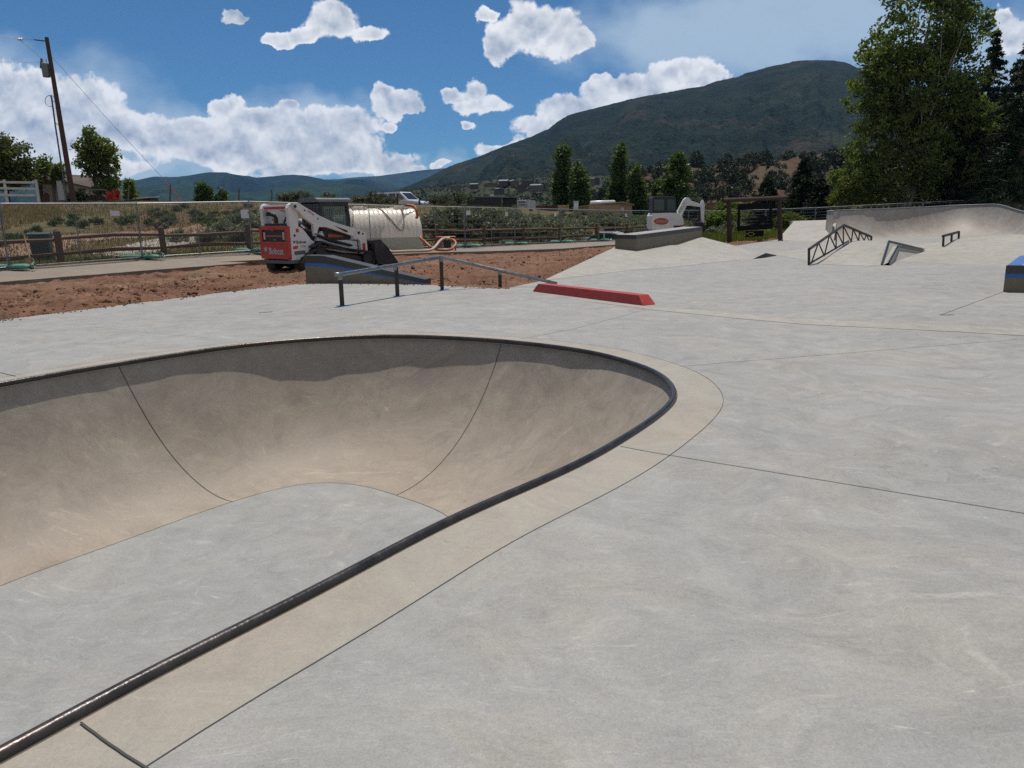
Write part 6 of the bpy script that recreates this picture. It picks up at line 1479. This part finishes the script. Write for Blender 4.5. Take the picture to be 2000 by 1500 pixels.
# vehicles
def vehicle(name, loc, rz, lab, cat, body, green, roof, wheels, mt, width=1.85, lamp=True):
    v = empty(name, loc, rz, lab, cat)
    mb = MB(); mb.prism(body, 'y', -width/2, width/2); part(mb, 'body', mt, v, bevel=.05)
    w2 = width/2*.86; mb = MB(); mb.prism(green, 'y', -w2, w2); part(mb, 'cabin', mt, v, bevel=.05)
    for wpoly in roof:
        for s in (-1, 1): a, b = sorted((s*(w2+.004), s*(w2-.01))); mb = MB(); mb.prism(wpoly, 'y', a, b); part(mb, 'window', M['darkglass'], v)
    gx = sorted(green, key=lambda p: p[0])
    front = [p for p in green if p[0] > sum(q[0] for q in green)/len(green)]; front.sort(key=lambda p: p[1]); p0_, p1_ = front[0], front[-1]; nrm = Vector((p1_[1]-p0_[1], 0, -(p1_[0]-p0_[0]))).normalized()*.012
    def lf_(f): return Vector((p0_[0]+(p1_[0]-p0_[0])*f, 0, p0_[1]+(p1_[1]-p0_[1])*f))+nrm
    a, b = lf_(.12), lf_(.88); mb = MB(); mb.add([(a.x, -w2*.9, a.z), (a.x, w2*.9, a.z), (b.x, w2*.82, b.z), (b.x, -w2*.82, b.z)], [(0,1,2,3)]); part(mb, 'windshield', M['darkglass'], v)
    for x, r in wheels:
        for s in (-1, 1):
            y0_, y1_ = sorted((s*width/2*1.01, s*(width/2-.22))); mb = MB(); mb.cyl((x, y0_, r), (x, y1_, r), r, 20); w_ = part(mb, 'wheel', M['rubber'], v); mb = MB(); mb.cyl((x, y0_-.01, r), (x, y1_+.01, r), r*.55, 14); part(mb, 'rim', M['palegrey'], w_)
    if lamp:
        xm = max(p[0] for p in body)
        for s in (-1, 1): mb = MB(); mb.bb(xm-.02, xm+.012, s*width*.36-.18, s*width*.36+.18, .72, .88); part(mb, 'headlight', M['palegrey'], v)
    for s in (-1, 1): mb = MB(); xx = p0_[0]-.25; mb.bb(xx-.08, xx+.08, s*(width/2)-.0 if s > 0 else -width/2-.2, s*(width/2)+.2 if s > 0 else -width/2, p0_[1]+.02, p0_[1]+.2); part(mb, 'mirror', mt, v)
    return v
p = gb(787, 70); p.z = D(787, 401, 70).z-.75
vehicle('pickup_truck', tuple(p), R(-28), 'white pickup truck with a white camper shell parked on the ridge', 'truck', [(-2.85,.5),(-2.85,1.12),(1.2,1.14),(2.55,1.02),(2.78,.9),(2.8,.5)], [(-2.75,1.10),(-2.5,1.86),(.35,1.90),(1.3,1.14)], [[(-2.5,1.22),(-2.35,1.72),(-1.0,1.74),(-1.0,1.22)],[(-.85,1.22),(-.85,1.76),(-.1,1.77),(-.1,1.22)],[(0,1.22),(0,1.77),(.35,1.76),(.95,1.22)]], [(-1.85,.4),(1.85,.4)], M['carwhite'], 1.95)
Y = 66.5; eo = D(755, 400, Y); yt = empty('utility_trailer', tuple(eo), R(-10), 'yellow flatbed trailer parked behind the white truck on the ridge', 'trailer')
mb = MB(); mb.bb(-1.3, .9, -.9, .9, .25, .33); mb.bb(-1.3, .9, -.93, -.9, .30, .55); mb.bb(-1.3, .9, .9, .93, .30, .55); mb.bb(-1.33, -1.3, -.9, .9, .3, .6); part(mb, 'bed', M['yellow'], yt)
mb = MB(); mb.cyl((-.2, -.95, .1), (-.2, -.75, .1), .3, 16); part(mb, 'wheel', M['rubber'], yt)
mb = MB(); mb.cyl((-.2, .75, .1), (-.2, .95, .1), .3, 16); part(mb, 'wheel', M['rubber'], yt)
mb = MB(); mb.prism([(.1,.34),(.2,.62),(.7,.70),(.9,.34)], 'y', -.6, .5); part(mb, 'tarp', M['black'], yt, bevel=.05)
a = ray(1172, 460); a = a[0]/a[1]; yv = 48.0; cz = D(1172, 453, yv).z-1.42
vehicle('parked_car', (a*yv, yv, cz), R(158), 'small white hatchback parked behind the fence left of the excavator', 'car', [(-1.7,.3),(-1.75,.85),(-1.5,.95),(1.0,.95),(1.75,.80),(1.85,.6),(1.85,.3)], [(-1.55,.92),(-1.3,1.36),(-.9,1.43),(.1,1.42),(.95,.95)], [[(-1.35,.98),(-1.15,1.32),(-.5,1.37),(-.5,.98)],[(-.42,.98),(-.42,1.37),(.05,1.36),(.65,.98)]], [(-1.2,.31),(1.2,.31)], M['carwhite'], 1.7)
for (u, vt, yv, hz, lab, mt, rz) in [(1950, 387.5, 68, 1.75, 'white van nose and windshield showing over the quarter pipe hump', 'carwhite', 188), (1990, 393, 66, 1.5, 'dark car at the right edge behind the quarter pipe', 'cardark', 185)]:
    q = D(u, vt, yv); vehicle('parked_car', (q.x, q.y, q.z-hz), R(rz), lab, 'car', [(-2.2,.35),(-2.2,1.0),(1.2,1.02),(2.1,.85),(2.2,.4)], [(-2.1,.98),(-1.9,hz-.08),(-1.5,hz),(.3,hz-.02),(1.2,1.0)], [[(-1.8,1.08),(-1.7,hz-.12),(-.7,hz-.10),(-.7,1.08)],[(-.6,1.08),(-.6,hz-.10),(.15,hz-.12),(.8,1.08)]], [(-1.4,.34),(1.4,.34)], M[mt], 1.85)
# tractor
Y = 67; eo = gb(195, Y); trc = empty('tractor', tuple(eo), 0, 'small red tractor with canopy half hidden beside the shed', 'tractor')
mb = MB(); a = L(182, 390); b = L(203, 381); mb.bb(a.x, b.x+.2, -.4, .4, a.z, b.z); part(mb, 'hood', M['redpaint'], trc, bevel=.05)
mb = MB(); a = L(180, 371); b = L(202, 371); mb.bb(a.x, b.x, -.6, .6, a.z-.05, a.z+.05); part(mb, 'canopy', M['roofgrey'], trc)
for u in (182, 199):
    for y in (-.55, .55): a = L(u, 371); b = L(u, 386); mb = MB(); mb.tube([(a.x, y, a.z), (b.x, y, b.z)], .03, 5); part(mb, 'canopy_post', M['black'], trc)
for u in (186, 206):
    for s in (-1, 1): a = L(u, 390); mb = MB(); mb.cyl((a.x, s*.5, a.z), (a.x, s*.75, a.z), .42, 16); part(mb, 'wheel', M['rubber'], trc)
mb = MB(); a = L(212, 392); b = L(228, 374); mb.bb(a.x, a.x+.25, -.3, .3, a.z, b.z); mb.bb(b.x-.2, b.x, -.3, .3, a.z, b.z+.1); mb.bb(a.x, b.x, -.1, .1, (a.z+b.z)/2-.1, (a.z+b.z)/2+.1); part(mb, 'loader_arm', M['redpaint'], trc)
# long white trailer roof beyond the crest
Y = 72; eo = D(265, 398, Y); ld = empty('livestock_trailer', tuple(eo), 0, 'long white roofed trailer just showing over the crest of the bank', 'trailer')
a = L(224, 392); b = L(303, 384.5); mb = MB(); mb.add([(a.x, -.9, a.z), (b.x, -.9, b.z), (b.x, .9, b.z+.1), (a.x, .9, a.z+.1), (a.x, -.9, a.z-.12), (b.x, -.9, b.z-.08), (b.x, .9, b.z), (a.x, .9, a.z)], [(0,1,2,3),(0,1,5,4),(1,2,6,5),(3,0,4,7),(2,3,7,6),(7,6,5,4)]); part(mb, 'roof', M['carwhite'], ld)
mb = MB(); mb.add([(a.x+.1, -.8, a.z-.12), (b.x-.1, -.8, b.z-.1), (b.x-.1, -.8, a.z-1.2), (a.x+.1, -.8, a.z-1.2), (a.x+.1, .8, a.z-.12), (b.x-.1, .8, b.z-.1), (b.x-.1, .8, a.z-1.2), (a.x+.1, .8, a.z-1.2)], [(0,1,2,3),(7,6,5,4),(1,5,6,2),(4,0,3,7)]); part(mb, 'side', M['black'], ld)
# trailers and sheds beyond the thicket
def boxthing(name, lab, cat, Yd, poly, dep_, mt, parts=(), rz=0.0):
    global Y, eo
    Y = Yd; cu_ = sum(p[0] for p in poly)/len(poly); eo = D(cu_, max(p[1] for p in poly), Yd); r = empty(name, tuple(eo), rz, lab, cat)
    mb = MB(); pprism(mb, poly, 0, dep_); part(mb, 'body', mt, r, bevel=.02)
    for nm, pl_, y0_, y1_, m2 in parts: mb = MB(); pprism(mb, pl_, y0_, y1_); part(mb, nm, m2, r)
    return r
boxthing('cargo_trailer', 'long black enclosed cargo trailer behind the sagebrush', 'trailer', 76, [(912,416),(912,385),(980,384.5),(980,416)], 2.2, M['trailer'], [('roof', [(911.5,385),(911.5,383),(1010,384),(1010,386)], -.1, 2.3, M['roofgrey']), ('corner_trim', [(979,416),(979,385),(981.5,385),(981.5,416)], -.03, .03, M['greyplastic']), ('end_wall', [(982,416),(982,386.2),(1009,386.2),(1009,416)], .5, 2.1, M['black']), ('roof_vent', [(957,383),(958,379),(963,379),(965,383)], .6, 1.2, M['palegrey'])])
boxthing('horse_trailer', 'white horse trailer right of the black cargo trailer', 'trailer', 78, [(1010,418),(1010,391),(1028,390),(1029,418)], 2.2, M['carwhite'], [('window', [(1013,396),(1013,393.5),(1026,393),(1026,396)], -.03, -.001, M['darkglass']), ('window', [(1013,401),(1013,399),(1026,399),(1026,401)], -.03, -.001, M['darkglass'])])
boxthing('camper', 'pale box camper beside the white horse trailer', 'camper', 77, [(1029,420),(1029,392),(1034,390.5),(1046,392),(1046,420)], 2.4, M['palegrey'], [('door', [(1031,416),(1031,398),(1035,398),(1035,416)], -.03, -.001, M['whitewood'])])
boxthing('corral_fence', 'dark board corral fence between the camper and the poplars', 'fence', 74, [(1048,412),(1048,401.5),(1090,401),(1090,412)], .12, M['brownwall'], [('post', [(1067,425),(1067,385),(1069,385),(1069,425)], -.2, 0, M['post']), ('post', [(1079,425),(1079,384),(1083,384),(1083,425)], -.2, 0, M['post'])])
boxthing('board_gate', 'pale board gate in front of the narrow poplars', 'gate', 72, [(1090,418),(1090,401),(1109,400.5),(1109,418)], .1, M['ply'], [('post', [(1108.5,422),(1108.5,399),(1111,399),(1111,422)], -.1, .1, M['ply'])])
boxthing('air_conditioner', 'white rooftop box standing left of the cedar fence', 'cabinet', 71, [(1121,410),(1121,394),(1130,394),(1129,410)], .6, M['carwhite'], [('cap', [(1120,394),(1120,392.5),(1131,392.5),(1131,394)], -.05, .65, M['palegrey'])])
wsd = boxthing('wooden_shed', 'tan wooden shed with low gable roof and white sign behind the board fence', 'shed', 73, [(1126,432),(1126,405),(1163,400),(1207,396.5),(1213,395.5),(1234.5,400.5),(1234.5,432)], 4.2, M['ply'], [('roof', [(1124,405.5),(1124,403.5),(1163,398.5),(1215,393.5),(1237,399),(1237,401),(1214,395.8),(1163,400.4)], -.4, 4.5, M['stucco']), ('sign_plate', [(1212,411),(1212,405),(1218.5,405),(1218.5,411)], -.06, -.001, M['tag'])])
Y = 69; eo = D(1150, 430, 69); bf = empty('board_fence', tuple(eo), 0, 'tall cedar board fence in front of the tan wooden shed', 'fence')
mb = MB(); u = 1150
while u < 1209: a = L(u, 430); b = L(u+1.75, 399.2+.03*(u-1150)+random.uniform(-.2, .2)); mb.bb(a.x, b.x, -.012, .012+random.uniform(0, .015), a.z-.3, b.z); u += 2.0
part(mb, 'boards', M['ply'], bf); 
for v in (404, 420): a = L(1150, v); b = L(1210, v); mb = MB(); mb.bb(a.x, b.x, .03, .09, a.z-.04, a.z+.04); part(mb, 'cross_rail', M['ply'], bf)
Y = 73; eo = D(1157, 395, 73); o = MB(); a = L(1157, 395.3); b = L(1202, 393.8); o.tube([(a.x-.12, 1, a.z), (a.x, 1, a.z), (b.x, 1, b.z), (b.x+.12, 1, b.z)], [.1, .16, .16, .1], 14); o = o.build('white_pipe', M['carwhite'], None, True); o.location = eo; tag(o, 'thick white plastic pipe lying on the wooden shed roof', 'pipe')
boxthing('dirt_wall', 'plain reddish brown wall glimpsed right of the excavator arm', 'wall', 85, [(1383,412),(1383,397),(1404,397),(1404,412)], .4, M['reddry'], [('cap', [(1382.5,397),(1382.5,396),(1404.5,396),(1404.5,397)], -.05, .45, M['stucco'])])
boxthing('portable_cooler', 'blue and white container beside the left end of the quarter pipe', 'container', 50, [(1629,434),(1629,421),(1635,420),(1635,434)], .4, M['tag'], [('lid', [(1628,421),(1629,416),(1635,415.5),(1636,421)], -.02, .42, M['bluebin'])])
# ------------------------------------------------------------------ houses on the slopes
def house(u, yv, vb, wpx, hpx, lab, roofm, seed):
    global Y, eo
    Y = yv; eo = D(u, vb, yv); rs = np.random.default_rng(seed); k = yv/FOC*1.02; w_ = wpx*k/2; h_ = hpx*k*(.72 if yv > 400 else 1); d_ = w_*rs.uniform(.8, 1.2)
    r = empty('house', tuple(eo), R(rs.uniform(-25, 25)), lab, 'house')
    mb = MB(); mb.bb(-w_, w_, -d_, d_, -3, h_*.55); part(mb, 'wall', M['bark'] if seed % 2 and yv > 400 else M['stucco'] if seed % 2 else M['roof'], r)
    mb = MB(); mb.prism([(-w_*1.1, h_*.54), (0, h_), (w_*1.1, h_*.54), (w_*1.1, h_*.50), (-w_*1.1, h_*.50)][::1], 'y', -d_*1.1, d_*1.1) if seed % 3 else mb.prism([(-d_*1.1, h_*.54), (0, h_), (d_*1.1, h_*.54), (d_*1.1, h_*.5), (-d_*1.1, h_*.5)], 'x', -w_*1.1, w_*1.1); part(mb, 'roof', M[roofm], r)
    for s in (-.55, 0, .5): mb = MB(); mb.bb(w_*s-.12*w_, w_*s+.12*w_, -d_-.05, -d_+.02, h_*.15, h_*.40); part(mb, 'window', M['darkglass'], r)
    return r
for k, (u, yv, vb, wp_, hp_, lab) in enumerate([(984, 640, 357, 16, 8, 'left of two neighbouring grey roofed houses high on the town slope'), (1003, 640, 357, 15, 7.5, 'right of two neighbouring grey roofed houses high on the town slope'), (1031, 630, 356, 20, 6, 'wide grey house above the black trailer on the town slope'), (1047, 560, 365, 19, 7, 'low grey house just left of the tallest poplar'), (1018, 520, 366, 14, 7, 'tan roofed house lower on the town slope'), (956, 640, 360, 15, 5, 'dim house left of the neighbouring pair on the slope'), (926, 620, 362, 14, 5, 'faint house above the left end of the black trailer'), (890, 600, 365, 16, 5, 'leftmost faint house on the town slope'), (975, 500, 371, 15, 5, 'house just above the black trailer roof'), (1153, 420, 352, 15, 6, 'brown house between the two poplar pairs'), (1166, 430, 350, 9, 5, 'small house right of the brown one between poplars')]):
    house(u, yv, vb, wp_, hp_, lab, 'roofgrey' if k not in (4, 9) else 'roof', k)
house(1292, 336, 334, 24, 9, 'grey roofed house on the bluff edge above the excavator', 'roofgrey', 21); house(1272, 338, 338, 20, 6, 'low wing house left of the grey one on the bluff edge', 'roofgrey', 22); house(1351, 336, 327, 13, 9, 'pale house showing above the broad poplar on the bluff', 'palegrey', 23)
